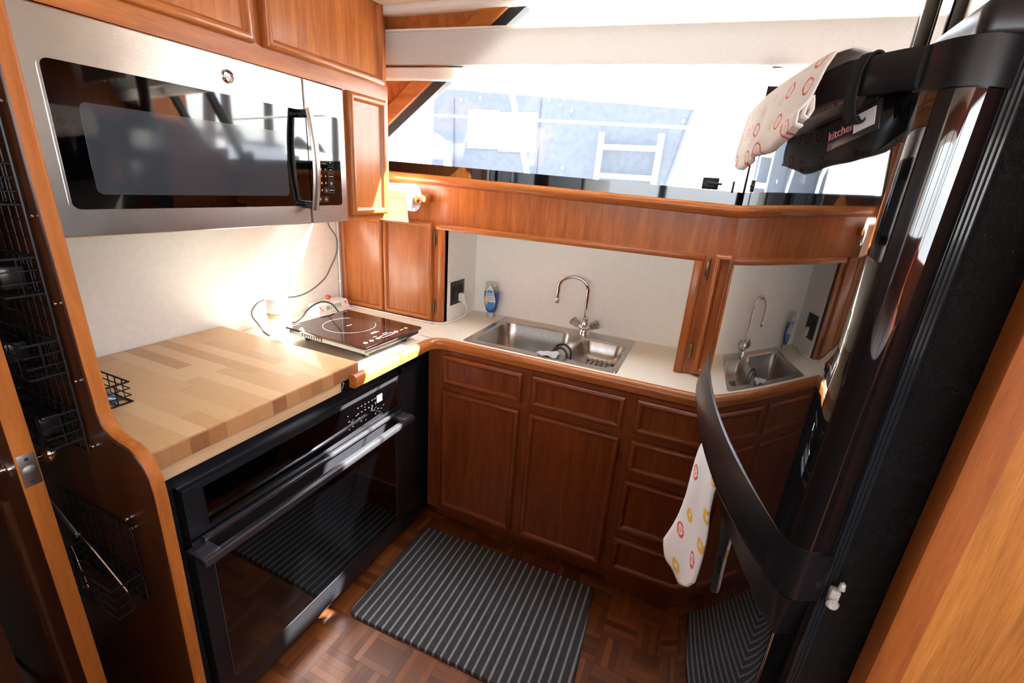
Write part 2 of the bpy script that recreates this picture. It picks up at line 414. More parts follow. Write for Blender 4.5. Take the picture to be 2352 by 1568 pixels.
# ================================================================== THE SETTING
def wbox(name, *a, mat=CREAM, **k): return struct(MB().box(*a, **k).build(name, mat))
wbox('floor', -.3, 3.3, -6, .1, -.06, 0, mat=PARQ)
wbox('wall_left', -.06, 0, -6, .05, 0, 2.15)
wbox('wall_back', 0, 2.66, 0, .06, 0, 1.36, mat=NICHE)
wbox('wall_right', 2.62, 2.68, -1.40, .0, 0, 2.15, mat=WZ)
wbox('ceiling', -.1, 3.3, -6, -.575, 2.06, 2.16, mat=HEAD)
# salon behind the camera: side walls with openings, rear bulkhead
wbox('wall_passage_left', .30, .34, -3.2, -1.74, 0, 2.06, mat=DD)
wbox('wall_salon_rear_lower', -.06, 3.3, -4.30, -4.24, 0, 1.40, mat=DZ)
wbox('wall_salon_rear_upper', -.06, 3.3, -4.30, -4.24, 1.93, 2.15, mat=WZ)
wbox('wall_steps', .34, 3.3, -2.60, -2.55, 0, 1.12, mat=DD)
wbox('floor_salon', -.06, 3.3, -4.24, -2.60, .90, 1.10, mat=DX)
wbox('wall_salon_right_lower', 3.24, 3.3, -4.3, -1.4, 0, 1.35, mat=WZ)
wbox('wall_salon_right_upper', 3.24, 3.3, -4.3, -1.4, 1.92, 2.15, mat=WZ)
wbox('wall_salon_right_end', 2.62, 3.3, -1.46, -1.40, 0, 2.15, mat=WZ)
for i, (a, b) in enumerate(((-4.3,-4.2),(-3.25,-3.17),(-2.2,-2.12))):
    wbox('trim_salon_post_right', 3.23, 3.3, a, b, 1.3, 1.95, mat=BLACKS)
for a in (.0, .95, 1.9, 2.85): wbox('trim_salon_post_rear', a, a+.08, -4.3, -4.23, 1.3, 1.96, mat=BLACKS)
# niche behind the sink
wbox('wall_niche_left', .577, .587, -.288, 0, .90, 1.335, mat=NICHE)
wbox('wall_niche_right', 1.600, 1.612, -.288, 0, .90, 1.335, mat=NICHE)
wbox('ceiling_niche', .577, 1.612, -.272, 0, 1.323, 1.345, mat=NICHE)
# wood fascia over the niche
f = MB().box(0, 2.62, -.288, -.268, 1.345, 1.515); struct(f.build('trim_1', WZ))
f = MB()
f.box(.545, 1.622, -.300, -.268, 1.323, 1.347, .004)
struct(f.build('trim_2', WX))
f = MB(); f.box(.556, .587, -.296, -.262, .912, 1.325, .003); f.box(1.588, 1.618, -.302, -.262, .912, 1.325, .004)
f.box(1.618, 1.652, -.289, -.268, .912, 1.347); f.box(.527, .556, -.289, -.268, .912, 1.347)
struct(f.build('trim_3', WZ))
SL = lambda x: -.0235*(x-.318)
# sill moulding running the whole back, sloping gently down to the right
def slopebar(prof, x0, x1, mat, name, parent=None):
    mb = MB(); n = len(prof); vs = []
    for x in (x0, (x0+x1)/2, x1): vs += [(x, p[0], p[1]+SL(x)) for p in prof]
    fs = [list(range(n))[::-1], [2*n+i for i in range(n)]]
    for k in range(2):
        for i in range(n):
            j = (i+1) % n; fs.append([k*n+i, k*n+j, (k+1)*n+j, (k+1)*n+i])
    return mb.add(vs, fs).build(name, mat, parent)
struct(slopebar([(-.262,1.506),(-.300,1.506),(-.306,1.511),(-.312,1.518),(-.314,1.534),(-.310,1.542),(-.300,1.5455),(-.262,1.5455)], 0, 2.62, WX, 'trim_4'))
# leaning window
LY = lambda z, off=0: -.29-.6*(z-1.585)+off
def lean(off=0.): return lambda p, q, d: (p, LY(q, off)+d, q)
dg = lambda x: 1.682+(x-.367)*.522     # slanted left side of the glass
win = struct(slopebar([(-.262,1.5455),(-.300,1.5455),(-.300,1.585),(-.262,1.585)], 0, 2.62, GLASSB, 'window_1'))
mb = MB()   # gasket along the slanted left side
a, b = .160, 1.035
mb.prism([(a, dg(a)), (b, dg(b)), (b-.02, dg(b)+.018), (a-.02, dg(a)+.018)], lean(), -.012, .02)
# note: the gasket is seen below the shade and again above it
mb.build('window_gasket', RUBBER, win)
mb = MB(); mb.prism([(-.02, 1.52), (.18, 1.572), (a-.02, dg(a)+.018), (b-.02, dg(b)+.018), (b-.02, 2.10), (-.02, 2.10)], lean(), -.004, .03)
mb.build('window_panel', WZ, win)
mb = MB()
p0, p1 = (a-.02, dg(a)+.018), (b-.02, dg(b)+.018)
mb.prism([p0, p1, (p1[0]-.038, p1[1]+.030), (p0[0]-.038, p0[1]+.030)], lean(), -.020, .0)
mb.build('window_trim', WX, win, bevmod=.004)
mb = MB(); mb.prism([(1.690, 1.545), (1.722, 1.545), (1.722, 1.90), (1.690, 1.90)], lean(), -.010, .03); mb.build('window_mullion', BLACKS, win)
mb = MB(); mb.box(0, 2.62, LY(2.035)-.05, LY(2.035)+.03, 2.018, 2.036, .003); mb.build('window_head', RAIL, win)
mb = MB(); mb.prism([(.0, 1.55), (2.62, 1.55), (2.62, 2.03), (.0, 2.03)], lean(), .012, .016); mb.build('window_pane', PANE, win)
mb = MB(); mb.prism([(2.46,1.52),(2.66,1.52),(2.66,2.02),(2.46,2.02)], lean(), -.008, .05); mb.build('window_end', DZ, win)
mb = MB(); mb.prism([(2.03,1.545),(2.07,1.545),(2.07,1.90),(2.03,1.90)], lean(), -.010, .03); mb.build('window_mullion', BLACKS, win)
wbox('sun_blocker_1', 1.735, 2.5, -.700, -.530, 0, 1.675, mat=DZ)  # unseen box added beside the fridge to keep sun off the floor
wbox('sun_blocker_2', 1.76, 2.5, -.530, -.318, .93, 1.60, mat=DZ)  # second hidden box, added above the counter to stop the remaining sun patch
# latch on the bottom frame
lt = MB(); lt.box(1.565, 1.615, LY(1.60)-.016, LY(1.60)+.004, 1.556, 1.592, .003); lt.box(1.58, 1.625, LY(1.6)-.024, LY(1.6)-.014, 1.570, 1.577, .002)
lt.box(1.655, 1.662, LY(1.60)-.018, LY(1.60)+.004, 1.55, 1.585, .002)
lt.build('window_latch', BLACKM, win)
wbox('trim_5', -.06, 2.68, -.80, LY(2.035)-.02, 2.034, 2.10, mat=HEAD)
wbox('trim_6', -.06, 2.68, -.266, .06, 1.36, 1.505, mat=CREAM)
# shade hung inside the window, open at its top and bottom
sh = thing('window_shade', 'pale cream pull shade stretched across the window over the sink', 'window shade', (1.45, LY(1.92,-.03), 1.90))
def shbox(z0, z1, o0, o1, x0=.02, x1=2.55):
    mb = MB(); N = 24; vs = []; 
    for i in range(N+1):
        x = x0+(x1-x0)*i/N
        for z, o in ((z0,o0),(z1,o0),(z1,o1),(z0,o1)): vs.append((x, LY(z,-.02)+o, z+SL(x)))
    fs = [[0,1,2,3], [N*4+k for k in (3,2,1,0)]]
    for i in range(N):
        for k in range(4): fs.append([i*4+k, i*4+(k+1)%4, (i+1)*4+(k+1)%4, (i+1)*4+k])
    return mb.add(vs, fs)
mb = shbox(1.897, 1.982, -.012, .012)
mb.build('fabric', SHADE, sh, bevmod=.004)
shbox(1.856, 1.890, -.016, .016).build('bottom_rail', RAIL, sh, bevmod=.005)
shbox(1.982, 1.987, -.016, .016).build('top_rail', RAIL, sh, bevmod=.002)
for x in (.3, 1.1, 1.9, 2.45):
    MB().tube([(x, LY(1.86,-.02), 1.865+SL(x)), (x, LY(2.02,-.02), 2.02)], .0012, seg=6).build('lift_cord', WHITE, sh)
# thin white grab rail outside the pane
hr = MB().tube([(.45, LY(1.735)+.05, 1.762), (1.68, LY(1.72)+.05, 1.730)], .0045, seg=8)
tag(hr.build('wire_rail', WHITE, loc=(1., -.36, 1.72)), 'thin white wire running level just outside the window pane', 'wire')

# ================================================================== CABINETS
# --- sink base
cab = thing('sink_base_cabinet', 'shade-tinted teak base cabinet with two doors under the sink', 'cabinet', (1.08, -.51, 0))
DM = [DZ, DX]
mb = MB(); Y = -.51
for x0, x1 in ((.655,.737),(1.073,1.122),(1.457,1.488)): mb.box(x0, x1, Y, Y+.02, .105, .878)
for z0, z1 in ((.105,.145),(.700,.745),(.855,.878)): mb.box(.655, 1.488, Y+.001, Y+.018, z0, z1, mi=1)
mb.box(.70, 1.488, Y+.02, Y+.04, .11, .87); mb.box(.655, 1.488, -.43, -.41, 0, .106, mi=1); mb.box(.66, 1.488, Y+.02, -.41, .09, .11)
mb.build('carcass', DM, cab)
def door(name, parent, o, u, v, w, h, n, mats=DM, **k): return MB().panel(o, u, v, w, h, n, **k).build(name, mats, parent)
X, Z, NY = (1,0,0), (0,0,1), (0,-1,0)
def hinge(parent, x, y, z, h=.052, m=BRASS, ax='y', mirror=1):
    mb = MB()
    if ax == 'y':
        mb.box(x-.006, x+.006, y-.004, y+.004, z, z+h, .0015); mb.tube([(x-.003*mirror, y-.007, z-.004), (x-.003*mirror, y-.007, z+h+.004)], .0035)
        mb.lathe([(0,0),(.0035,.003),(.002,.008),(0,.01)], (x-.003*mirror, y-.007, z+h+.003), seg=8)
        mb.lathe([(0,0),(.0035,.003),(.002,.008),(0,.01)], (x-.003*mirror, y-.007, z-.003), seg=8, dirn=-1)
    return mb.build('hinge', m, parent)
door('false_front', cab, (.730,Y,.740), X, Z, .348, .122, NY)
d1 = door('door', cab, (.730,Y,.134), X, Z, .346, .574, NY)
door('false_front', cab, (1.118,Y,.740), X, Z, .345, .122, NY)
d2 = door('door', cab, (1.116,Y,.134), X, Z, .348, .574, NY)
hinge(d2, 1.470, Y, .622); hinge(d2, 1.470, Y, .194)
# --- drawer base
dc = thing('drawer_cabinet', 'shade-tinted teak stack of four drawers between the sink cabinet and the fridge', 'cabinet', (1.8, -.51, 0))
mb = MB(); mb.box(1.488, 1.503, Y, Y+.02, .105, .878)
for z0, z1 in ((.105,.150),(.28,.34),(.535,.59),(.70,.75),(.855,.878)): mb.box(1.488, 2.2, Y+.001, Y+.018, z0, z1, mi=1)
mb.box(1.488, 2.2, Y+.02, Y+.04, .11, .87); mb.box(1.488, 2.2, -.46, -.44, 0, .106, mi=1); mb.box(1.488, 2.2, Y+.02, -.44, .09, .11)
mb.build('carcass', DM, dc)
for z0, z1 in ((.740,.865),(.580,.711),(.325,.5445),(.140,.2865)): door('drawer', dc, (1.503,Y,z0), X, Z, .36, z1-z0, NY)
# --- counter
ct = thing('countertop', 'cream laminate worktop with a rounded teak nosing turning the corner to the sink', 'worktop', (.66, -.3, .88))
mb = MB()
mb.box(0, .60, -.915, -.49, .885, .91)                       # hob run
hx0, hx1, hy0, hy1 = .795, 1.384, -.425, -.060                # sink cut-out
mb.box(0, hx0, -.49, 0, .885, .91); mb.box(hx1, 2.62, -.49, 0, .885, .91)
mb.box(hx0, hx1, -.49, hy0, .885, .91); mb.box(hx0, hx1, hy1, 0, .885, .91)
mb.box(.60, .6575, -.915, -.565, .885, .91)
cp = [(.60,-.565),(.6575,-.565)]+[(.6575+.08-.08*math.cos(t), -.565+.08*math.sin(t)) for t in [PI/2*i/8 for i in range(9)]]+[(.795,-.485),(.60,-.485)]
mb.prism(cp, XY, .885, .91)
mb.build('surface', COUNTER, ct)
prof = [(0,.878),(.022,.878),(.030,.884),(.032,.900),(.030,.914),(.022,.9225),(.010,.924),(0,.918)]
pth = [(-.968, None)]
P = [((.6575,-.968),(1,0)),((.6575,-.565),(1,0))]
R0 = .045
for i in range(11):
    t = PI/2*i/10; P.append(((.6575+R0+.035-(R0+.035)*math.cos(t), -.565+(R0+.035)*math.sin(t)), (math.cos(t), -math.sin(t))))
P.append(((2.2, -.485), (0,-1)))
mb = MB(); vs = []; fs = []; n = len(prof)
for (p, d) in P:
    for a, z in prof: vs.append((p[0]+d[0]*a, p[1]+d[1]*a, z))
for i in range(len(P)-1):
    for k in range(n): fs.append([i*n+k, i*n+(k+1)%n, (i+1)*n+(k+1)%n, (i+1)*n+k])
fs.append(list(range(n))[::-1]); fs.append([(len(P)-1)*n+k for k in range(n)])
mi = []
mb.add(vs, fs[:1*n], 1); mb2 = MB(); 
mb = MB()
for i in range(len(P)-1):
    mb.add(vs[i*n:(i+2)*n], [[k, (k+1)%n, n+(k+1)%n, n+k] for k in range(n)], 0 if i < 6 else 1)
mb.add(vs[:n], [list(range(n))[::-1]], 0); mb.add(vs[-n:], [list(range(n))], 1)
mb.build('nosing', [WY, WX], ct)
# --- maple board over the oven, on its ply strip
bb = MB(); b = bmesh.new(); bmesh.ops.create_cube(b, size=1)
for v in b.verts: v.co = Vector((.331+v.co.x*.652, -1.238+v.co.y*.634, .9275+v.co.z*.044))
bmesh.ops.bevel(b, geom=b.edges[:], offset=.002, segments=2, affect='EDGES')
b.faces.ensure_lookup_table()
top = [i for i, f in enumerate(b.faces) if f.normal.z > .9]
bb.bm(b, 1)
for i in top: bb.m[i] = 0
tag(bb.build('butcher_block', [BLOCK, BLOCKE], loc=(.33, -1.238, .9055)), 'thick maple butcher block board lying beside the induction hob', 'cutting board')
tag(MB().box(0, .647, -1.555, -.992, .868, .905, .001).build('plywood_strip', FX, loc=(.32,-1.27,.868)), 'pale plywood support strip between butcher block and oven', 'plywood strip')

# --- corner cabinet beside the niche
cc = thing('corner_cabinet', 'teak cabinet with two narrow doors on the worktop in the corner', 'cabinet', (.265, -.288, .91))
MB().box(.004, .527, -.286, -.20, .918, 1.345).build('carcass', WZ, cc)
door('door', cc, (.022,-.288,.914), X, Z, .240, .431, NY, [WZ, WX])
d = door('door', cc, (.266,-.288,.914), X, Z, .262, .436, NY, [WZ, WX])
hinge(d, .540, -.290, 1.262); hinge(d, .540, -.290, .955)
# --- narrow cabinet at the right end
rc = thing('end_cabinet', 'teak narrow cabinet door at the right end of the sink niche', 'cabinet', (1.8, -.288, .91))
MB().box(1.652, 2.2, -.286, -.20, .912, 1.345).build('carcass', WZ, rc)
d = door('door', rc, (1.652,-.288,.918), X, Z, .30, .435, NY, [WZ, WX])
hinge(d, 1.634, -.290, 1.275, mirror=-1); hinge(d, 1.634, -.290, .975, mirror=-1)

# --- upper cabinets over the microwave
uc = thing('upper_cabinet', 'teak wall cabinet with two wide doors above the microwave', 'cabinet', (.25, -1.07, 1.764))
mb = MB(); mb.box(0, .512, -1.56, -.57, 1.768, 2.058)
mb.box(.512, .517, -1.56, -.57, 1.766, 1.812, mi=1); mb.box(.512, .517, -1.56, -.57, 2.05, 2.058, mi=1)
mb.build('carcass', [WZ, WY], uc)
PX = (1,0,0); UY = (0,1,0)
door('door', uc, (.517,-1.542,1.808), UY, Z, .452, .245, PX, [WZ, WY])
door('door', uc, (.517,-1.056,1.808), UY, Z, .452, .245, PX, [WZ, WY])
tc = thing('tower_cabinet', 'teak narrow cabinet hanging right of the microwave', 'cabinet', (.25, -.68, 1.376))
mb = MB(); mb.box(0, .517, -.786, -.571, 1.376, 1.766); mb.build('carcass', [WZ, WY], tc)
door('door', tc, (.517,-.776,1.395), UY, Z, .176, .370, PX, [WZ, WY])

# ================================================================== LEFT PARTITION AND DOORS
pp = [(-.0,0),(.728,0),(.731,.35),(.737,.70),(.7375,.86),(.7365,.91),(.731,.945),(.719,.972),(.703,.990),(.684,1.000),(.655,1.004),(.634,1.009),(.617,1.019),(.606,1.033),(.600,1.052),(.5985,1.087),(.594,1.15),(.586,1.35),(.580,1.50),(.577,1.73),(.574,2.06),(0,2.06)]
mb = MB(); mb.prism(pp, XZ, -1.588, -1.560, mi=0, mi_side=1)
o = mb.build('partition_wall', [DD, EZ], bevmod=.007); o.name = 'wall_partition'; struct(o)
# black filler left of the oven stands against it
dl = thing('cabin_door', 'teak cabin door standing open edge-on at far left with round knobs', 'door', (.17, -1.68, .01))
mb = MB(); mb.box(.01, .54, -1.697, -1.666, .012, 2.0, mi=0, bev=.002)
b0 = len(mb.f)
mb.build('panel', [EZ], dl)
mb = MB(); mb.panel((.46,-1.697,.25), (-1,0,0), Z, .40, .62, NY, k=.6); mb.panel((.46,-1.697,1.0), (-1,0,0), Z, .40, .85, NY, k=.6)
mb.build('moulding', [DD, DD], dl)
# dark faces either side
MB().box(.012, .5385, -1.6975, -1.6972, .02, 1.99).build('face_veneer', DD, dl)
mb = MB(); mb.box(.5398, .5412, -1.6945, -1.6685, .925, .992, .0004); 
lp = mb.build('latch_plate', NICKEL, dl)
mb = MB(); mb.lathe([(.0,.0),(.0105,.0),(.0105,.0015),(.006,.004),(0,.004)], (.541,-1.6815,.958), axis=0, seg=20); mb.build('latch_bolt', plain('dull_steel',(.3,.3,.29),.5,metal=1), lp)
for zz in (.9345,.982): MB().lathe([(0,0),(.0035,0),(.003,.001),(0,.001)], (.541,-1.6815,zz), axis=0, seg=10).build('screw', DKSTEEL, lp)
for sgn, y0 in ((1,-1.666),(-1,-1.697)):
    mb = MB(); mb.lathe([(0,0),(.022,0),(.022,.003),(.016,.006),(.0055,.008),(.005,.022),(.008,.026),(.018,.032),(.0225,.042),(.021,.052),(.014,.059),(0,.062)] if sgn < 0 else [(0,0),(.018,0),(.018,.002),(.0055,.004),(.005,.014),(.010,.018),(.018,.024),(.0205,.032),(.017,.041),(.009,.046),(0,.047)], (.490,y0,.952), axis=1, seg=28, dirn=sgn)
    mb.build('knob', CHROME, dl)
# right-hand doorway: trim and panel close to the camera
mb = MB(); mb.box(1.884, 1.912, -1.506, -1.474, 0, 2.06, .002); struct(mb.build('trim_7', wood('teak_red_jamb', 2, (.18,.045,.006), (.28,.075,.010), (.36,.105,.015), rough=.65, coat=.0)))
mb = MB(); mb.box(1.905, 3.3, -1.502, -1.476, 0, 2.06); o = mb.build('wall_right_panel', OZ); struct(o)
# ================================================================== MICROWAVE
mw = thing('microwave_oven', 'stainless over-the-counter microwave with black glass door and bowed handle', 'microwave', (.27, -1.17, 1.376))
mb = MB(); mb.box(.002, .505, -1.553, -.794, 1.380, 1.762, .002); mb.build('body', BLACKS, mw)
FXm = .5355
def bow(y): return .010*(1-((y+1.172)/.38)**2)      # slight bow of the front
def bowslab(y0, y1, z0, z1, x0, x1, mats, name, parent, rnd=0., n=16, inner=None, mi=0):
    mb = MB(); vs = []; fs = []
    for i in range(n+1):
        y = y0+(y1-y0)*i/n; bx = bow(y)
        for z, x in ((z0,x0),(z1,x0),(z1,x1+bx),(z0,x1+bx)): vs.append((x, y, z))
    for i in range(n):
        for k in range(4): fs.append([i*4+k, i*4+(k+1)%4, (i+1)*4+(k+1)%4, (i+1)*4+k])
    fs += [[0,1,2,3], [n*4+k for k in (3,2,1,0)]]
    return mb.add(vs, fs).build(name, mats, parent, bevmod=.003)
dr = bowslab(-1.553, -.9535, 1.3765, 1.762, .507, .5255, STEEL, 'door', mw)
cpn = bowslab(-.951, -.7935, 1.3765, 1.762, .507, .5255, STEEL, 'control_panel', mw)
def glass(y0, y1, z0, z1, off, mat, name, parent, r=.014, rl=None, rr=None):
    # rounded-corner pane following the bowed front
    mb = MB(); rl = r if rl is None else rl; rr = r if rr is None else rr
    zs = [z0+(z1-z0)*k/8 for k in range(9)]; ny = 24
    pts = []
    def inset(y, z):
        return y, z
    poly = []
    for cy, cz, a, rad in ((y1-rr,z1-rr,0,rr),(y0+rl,z1-rl,PI/2,rl),(y0+rl,z0+rl,PI,rl),(y1-rr,z0+rr,3*PI/2,rr)):
        if rad < 1e-4: poly.append((cy, cz)); continue
        for i in range(7): t = a+PI/2*i/6; poly.append((cy+rad*math.cos(t), cz+rad*math.sin(t)))
    b = bmesh.new(); vv = [b.verts.new((0, p[0], p[1])) for p in poly]; b.faces.new(vv)
    for k in range(1, ny):
        y = y0+(y1-y0)*k/ny
        bmesh.ops.bisect_plane(b, geom=b.verts[:]+b.edges[:]+b.faces[:], plane_co=(0,y,0), plane_no=(0,1,0))
    r = bmesh.ops.extrude_face_region(b, geom=b.faces[:]); 
    for g in r['geom']:
        if isinstance(g, bmesh.types.BMVert): g.co.x = 1
    for v in b.verts: v.co.x = .5255+bow(v.co.y)+(off if v.co.x > .5 else -.002)
    return mb.bm(b).build(name, mat, parent, smooth=30)
g1 = glass(-1.521, -.9538, 1.425, 1.684, .0022, WHITEP, 'glass_trim', dr, .016, rr=0)
g1.data.materials[0] = STEEL
gl = glass(-1.5175, -.9538, 1.4285, 1.6805, .0032, GLASSB, 'door_glass', dr, .014, rr=0)
glass(-1.475, -1.030, 1.456, 1.618, .0038, MWIN, 'mesh_window', dr, .012)
gp = glass(-.9505, -.823, 1.4285, 1.6805, .0032, GLASSB, 'panel_glass', cpn, .010, rl=0)
fx = lambda y: .5255+bow(y)+.0036
# handle: bowed vertical bar with dark end brackets
hb = MB(); N = 18; vs = []; n = 10
for i in range(N+1):
    t = i/N; z = 1.418+.268*t; o = .030+.016*math.sin(PI*t); w = .0135-.002*abs(2*t-1)
    for k in range(n):
        a = 2*PI*k/n; vs.append((fx(-.965)+o+.0065*math.sin(a), -.970+w*math.cos(a)+.000, z))
fs = [[i*n+k, i*n+(k+1)%n, (i+1)*n+(k+1)%n, (i+1)*n+k] for i in range(N) for k in range(n)]+[list(range(n))[::-1], [N*n+k for k in range(n)]]
hd = hb.add(vs, fs).build('handle', STEEL, dr)
for z in (1.432, 1.672):
    mb = MB(); mb.box(fx(-.97)-.002, fx(-.97)+.034, -.981, -.959, z-.010, z+.010, .003); mb.build('bracket', BLACKS, hd)
# badge
bd = MB(); bd.lathe([(0,0),(.0150,0),(.0150,.002),(.0138,.0032),(.0130,.0026),(0,.0026)], (.5255+bow(-1.174), -1.174, 1.7195), axis=0, seg=32); bd = bd.build('badge', CHROME, dr)
text('monogram', 'GE', .0135, (.5255+bow(-1.174)+.0029, -1.174, 1.7195), (0,1,0), (0,0,1), DKSTEEL, bd)
mb = MB(); mb.tube([(.5255+bow(-1.174)+.003, -1.174+.0115*math.cos(a), 1.7195+.0115*math.sin(a)) for a in [2*PI*i/24 for i in range(24)]], .0005, seg=5, closed=True); mb.build('ring', DKSTEEL, bd)
# keypad printing
XP = fx(-.87)+.0004
pm = MB()
def mtext(s, size, y, z, mi=0): put_text(pm, s, size, (fx(y)+.0005, y, z), (0,1,0), (0,0,1), .0001, mi)
mtext('Express Cook', .0062, -.905, 1.548, 1)
rows = ((1.5315, '123'), (1.5125, '456'), (1.4925, '789'))
for z, s in rows:
    for k, ch in enumerate(s): mtext(ch, .0078, -.925+.017*k, z)
mtext('0', .0078, -.908, 1.4725)
for s, y, z in (('Power\nLevel',-.925,1.4725),('Set\nClock',-.891,1.4725),('Timer',-.868,1.552),('Reset',-.868,1.5315),('Turntable',-.868,1.5125),('Surface\nLight',-.868,1.4925),('Add 30 Sec',-.868,1.4725),('Cancel\nOff',-.918,1.4465),('Start\nPause',-.893,1.4465)):
    mtext(s, .0040, y, z)
pm.build('keypad_print', [WHITEP, GREYP], cpn, smooth=0)
kb = MB()
def keybox(mb, y, z, w, h):
    pts = [(fx(y)+.0005, y+p[0], z+p[1]) for p in rrect(-w, w, -h, h, .002, 3)]
    mb.tube(pts, .00022, seg=4, closed=True)
for z in (1.552,1.5315,1.5125,1.4925,1.4725): keybox(kb, -.868, z, .0115, .0075)
for y, z in ((-.918,1.4465),(-.893,1.4465),(-.891,1.4725),(-.925,1.4725)): keybox(kb, y, z, .0085, .0068)
kb.build('key_outlines', GREYP, cpn)

# ================================================================== OVEN
ov = thing('wall_oven', 'black stainless electric oven built in under the butcher block', 'oven', (.35, -1.075, .0))
XO = .615
mb = MB(); mb.box(.03, .585, -1.552, -.662, .02, .868); mb.build('housing', BLACKS, ov)
mb = MB(); mb.box(.585, .606, -1.556, -.660, .812, .868, .001); mb.box(.585, .600, -1.556, -1.486, .02, .812); mb.box(.585,.602,-1.486,-.662,.02,.06); mb.build('surround', BLACKS, ov)
mb = MB(); mb.box(.585, .628, -1.484, -.662, .666, .808, .004); cpo = mb.build('control_panel', OVENF, ov)
MB().box(.6275, .6295, -1.436, -.690, .682, .792, .0008).build('panel_glass', GLASSB, cpo)
mb = MB(); mb.box(.585, .612, -1.484, -.662, .808, .812, .001); mb.build('top_trim', DKSTEEL, cpo)
mb = MB(); mb.box(.585, .630, -1.484, -.662, .064, .660, .004); do = mb.build('door', OVENF, ov)
mb = MB(); mb.prism(rrect(-1.440, -.706, .155, .600, .02), YZ, .6285, .6325); mb.build('door_glass', GLASSB, do)
mb = MB(); mb.tube([(.6315, p[0], p[1]) for p in rrect(-1.442, -.704, .153, .602, .02)], .0016, seg=6, closed=True); mb.build('glass_trim', DKSTEEL, do)
# racks just visible as faint lines behind the glass are etched as thin wires on it
ho = MB(); ho.box(.676, .700, -1.500, -.668, .629, .650, .006)
for y0, y1 in ((-1.500,-1.452),(-.722,-.668)): ho.box(.628, .690, y0, y1, .634, .652, .004)
ho.box(.6285, .642, -1.460, -.716, .652, .664, .002)
hh = ho.build('handle', DKSTEEL, do)
DIMP = plain('dim_grey_print', (.06,.065,.075), .5)
tv = MB()
for i in range(8):
    for j in range(2): tv.box(.6295, .6300, -.905+.018*i-.002, -.905+.018*i+.004, .765-.022*j, .7675-.022*j)
for k in range(26):
    y = -.965+random.random()*.22; z = .700+random.random()*.065; tv.box(.6294, .62985, y, y+.0035+random.random()*.004, z, z+.0016)
tv.build('panel_markings', DIMP, cpo)
mb = MB(); mb.box(.6295, .6302, -.806, -.778, .744, .772, .0002); st = mb.build('energy_sticker', plain('pale_green_sticker', (.45,.62,.50), .5), cpo)
mb = MB(); mb.box(.6301, .6306, -.800, -.784, .750, .763); mb.build('sticker_print', GREYP, st)


tr = thing('trash_compactor', 'narrow black appliance panel between oven and sink cabinet', 'compactor', (.35, -.53, .0))
MB().box(.05, .598, -.655, -.405, .03, .868).build('housing', BLACKS, tr)
mb = MB(); mb.box(.598, .616, -.652, -.402, .10, .800, .004); fd = mb.build('front_panel', BLACKS, tr)
mb = MB(); mb.box(.598, .634, -.650, -.404, .804, .830, .006); mb.build('top_grip', BLACKM, tr)
mb = MB(); mb.box(.598, .622, -.648, -.404, .028, .060, .004); mb.build('foot_pedal', BLACKM, tr)
mb = MB(); mb.box(.598, .604, -.655, -.402, .835, .866, .001); mb.build('top_filler', BLACKS, tr)

# ================================================================== SINK
sk_ = thing('kitchen_sink', 'double bowl stainless steel sink let into the cream counter', 'sink', (1.09, -.235, .912))
mb = MB()
rim0 = rrect(.773, 1.406, -.447, -.022, .010, 4)
def ringfaces(mb, A, za, Bp, zb, mi=0):
    n = len(A); mb.add([(p[0],p[1],za) for p in A]+[(p[0],p[1],zb) for p in Bp], [[i,(i+1)%n,n+(i+1)%n,n+i] for i in range(n)], mi)
def flat_with_holes(mb, outer, holes, z):
    b = bmesh.new(); es = []
    for lp in [outer]+holes:
        vs = [b.verts.new((p[0],p[1],z)) for p in lp]
        for i in range(len(vs)): es.append(b.edges.new((vs[i], vs[(i+1)%len(vs)])))
    bmesh.ops.triangle_fill(b, edges=es, use_beauty=True)
    mb.bm(b)
B1 = rrect(.800, 1.150, -.415, -.077, .055, 8); B2 = rrect(1.190, 1.388, -.415, -.112, .045, 8)
rim1 = rrect(.776, 1.403, -.444, -.025, .010, 4)
ringfaces(mb, rim0, .9105, rim1, .9145); flat_with_holes(mb, rim1, [B1, B2], .9145)
mb.build('rim', SINKM, sk_, smooth=25)
def bowl(x0, x1, y0, y1, r, name, zb=.755):
    mb = MB(); L = []; dzz = zb-.755
    for dz, ins in ((.9145,0),(.911,.003),(.905,.006),(.80+dzz,.014),(.775+dzz,.022),(.762+dzz,.040),(zb,.062)):
        L.append(([p for p in rrect(x0+ins, x1-ins, y0+ins, y1-ins, max(r-ins*.3,.02), 8)], dz))
    for (A, za), (Bq, z2) in zip(L, L[1:]): ringfaces(mb, A, za, Bq, z2)
    A, za = L[-1]; mb.add([(p[0],p[1],za) for p in A], [list(range(len(A)))])
    o = mb.build(name, SINKM, sk_, smooth=60)
    cx, cy = (x0+x1)/2, (y0+y1)/2
    MB().lathe([(0,.001),(.012,.001),(.013,.003),(.036,.003),(.040,.001)], (cx, cy, zb), seg=24).build('drain', CHROME, o)
    return o
bowl(.800, 1.150, -.415, -.077, .055, 'bowl'); bowl(1.190, 1.388, -.415, -.112, .045, 'bowl', .822)
mb = MB(); 
for i in range(7): mb.box(1.226+.021*i, 1.234+.021*i, -.372, -.130, .8315, .8370, .001)
for j in range(9): mb.box(1.222, 1.362, -.372+.0297*j, -.364+.0297*j, .8318, .8368, .001)
for a, b in ((1.240,-.345),(1.340,-.345),(1.240,-.18),(1.340,-.18)): mb.tube([(a,b,.823),(a,b,.832)], .004)
tag(mb.build('sink_mat', plain('grey_rubber_grid', (.33,.32,.30), .6), loc=(1.29,-.26,.823)), 'grey rubber grid mat in the smaller sink bowl', 'sink mat')
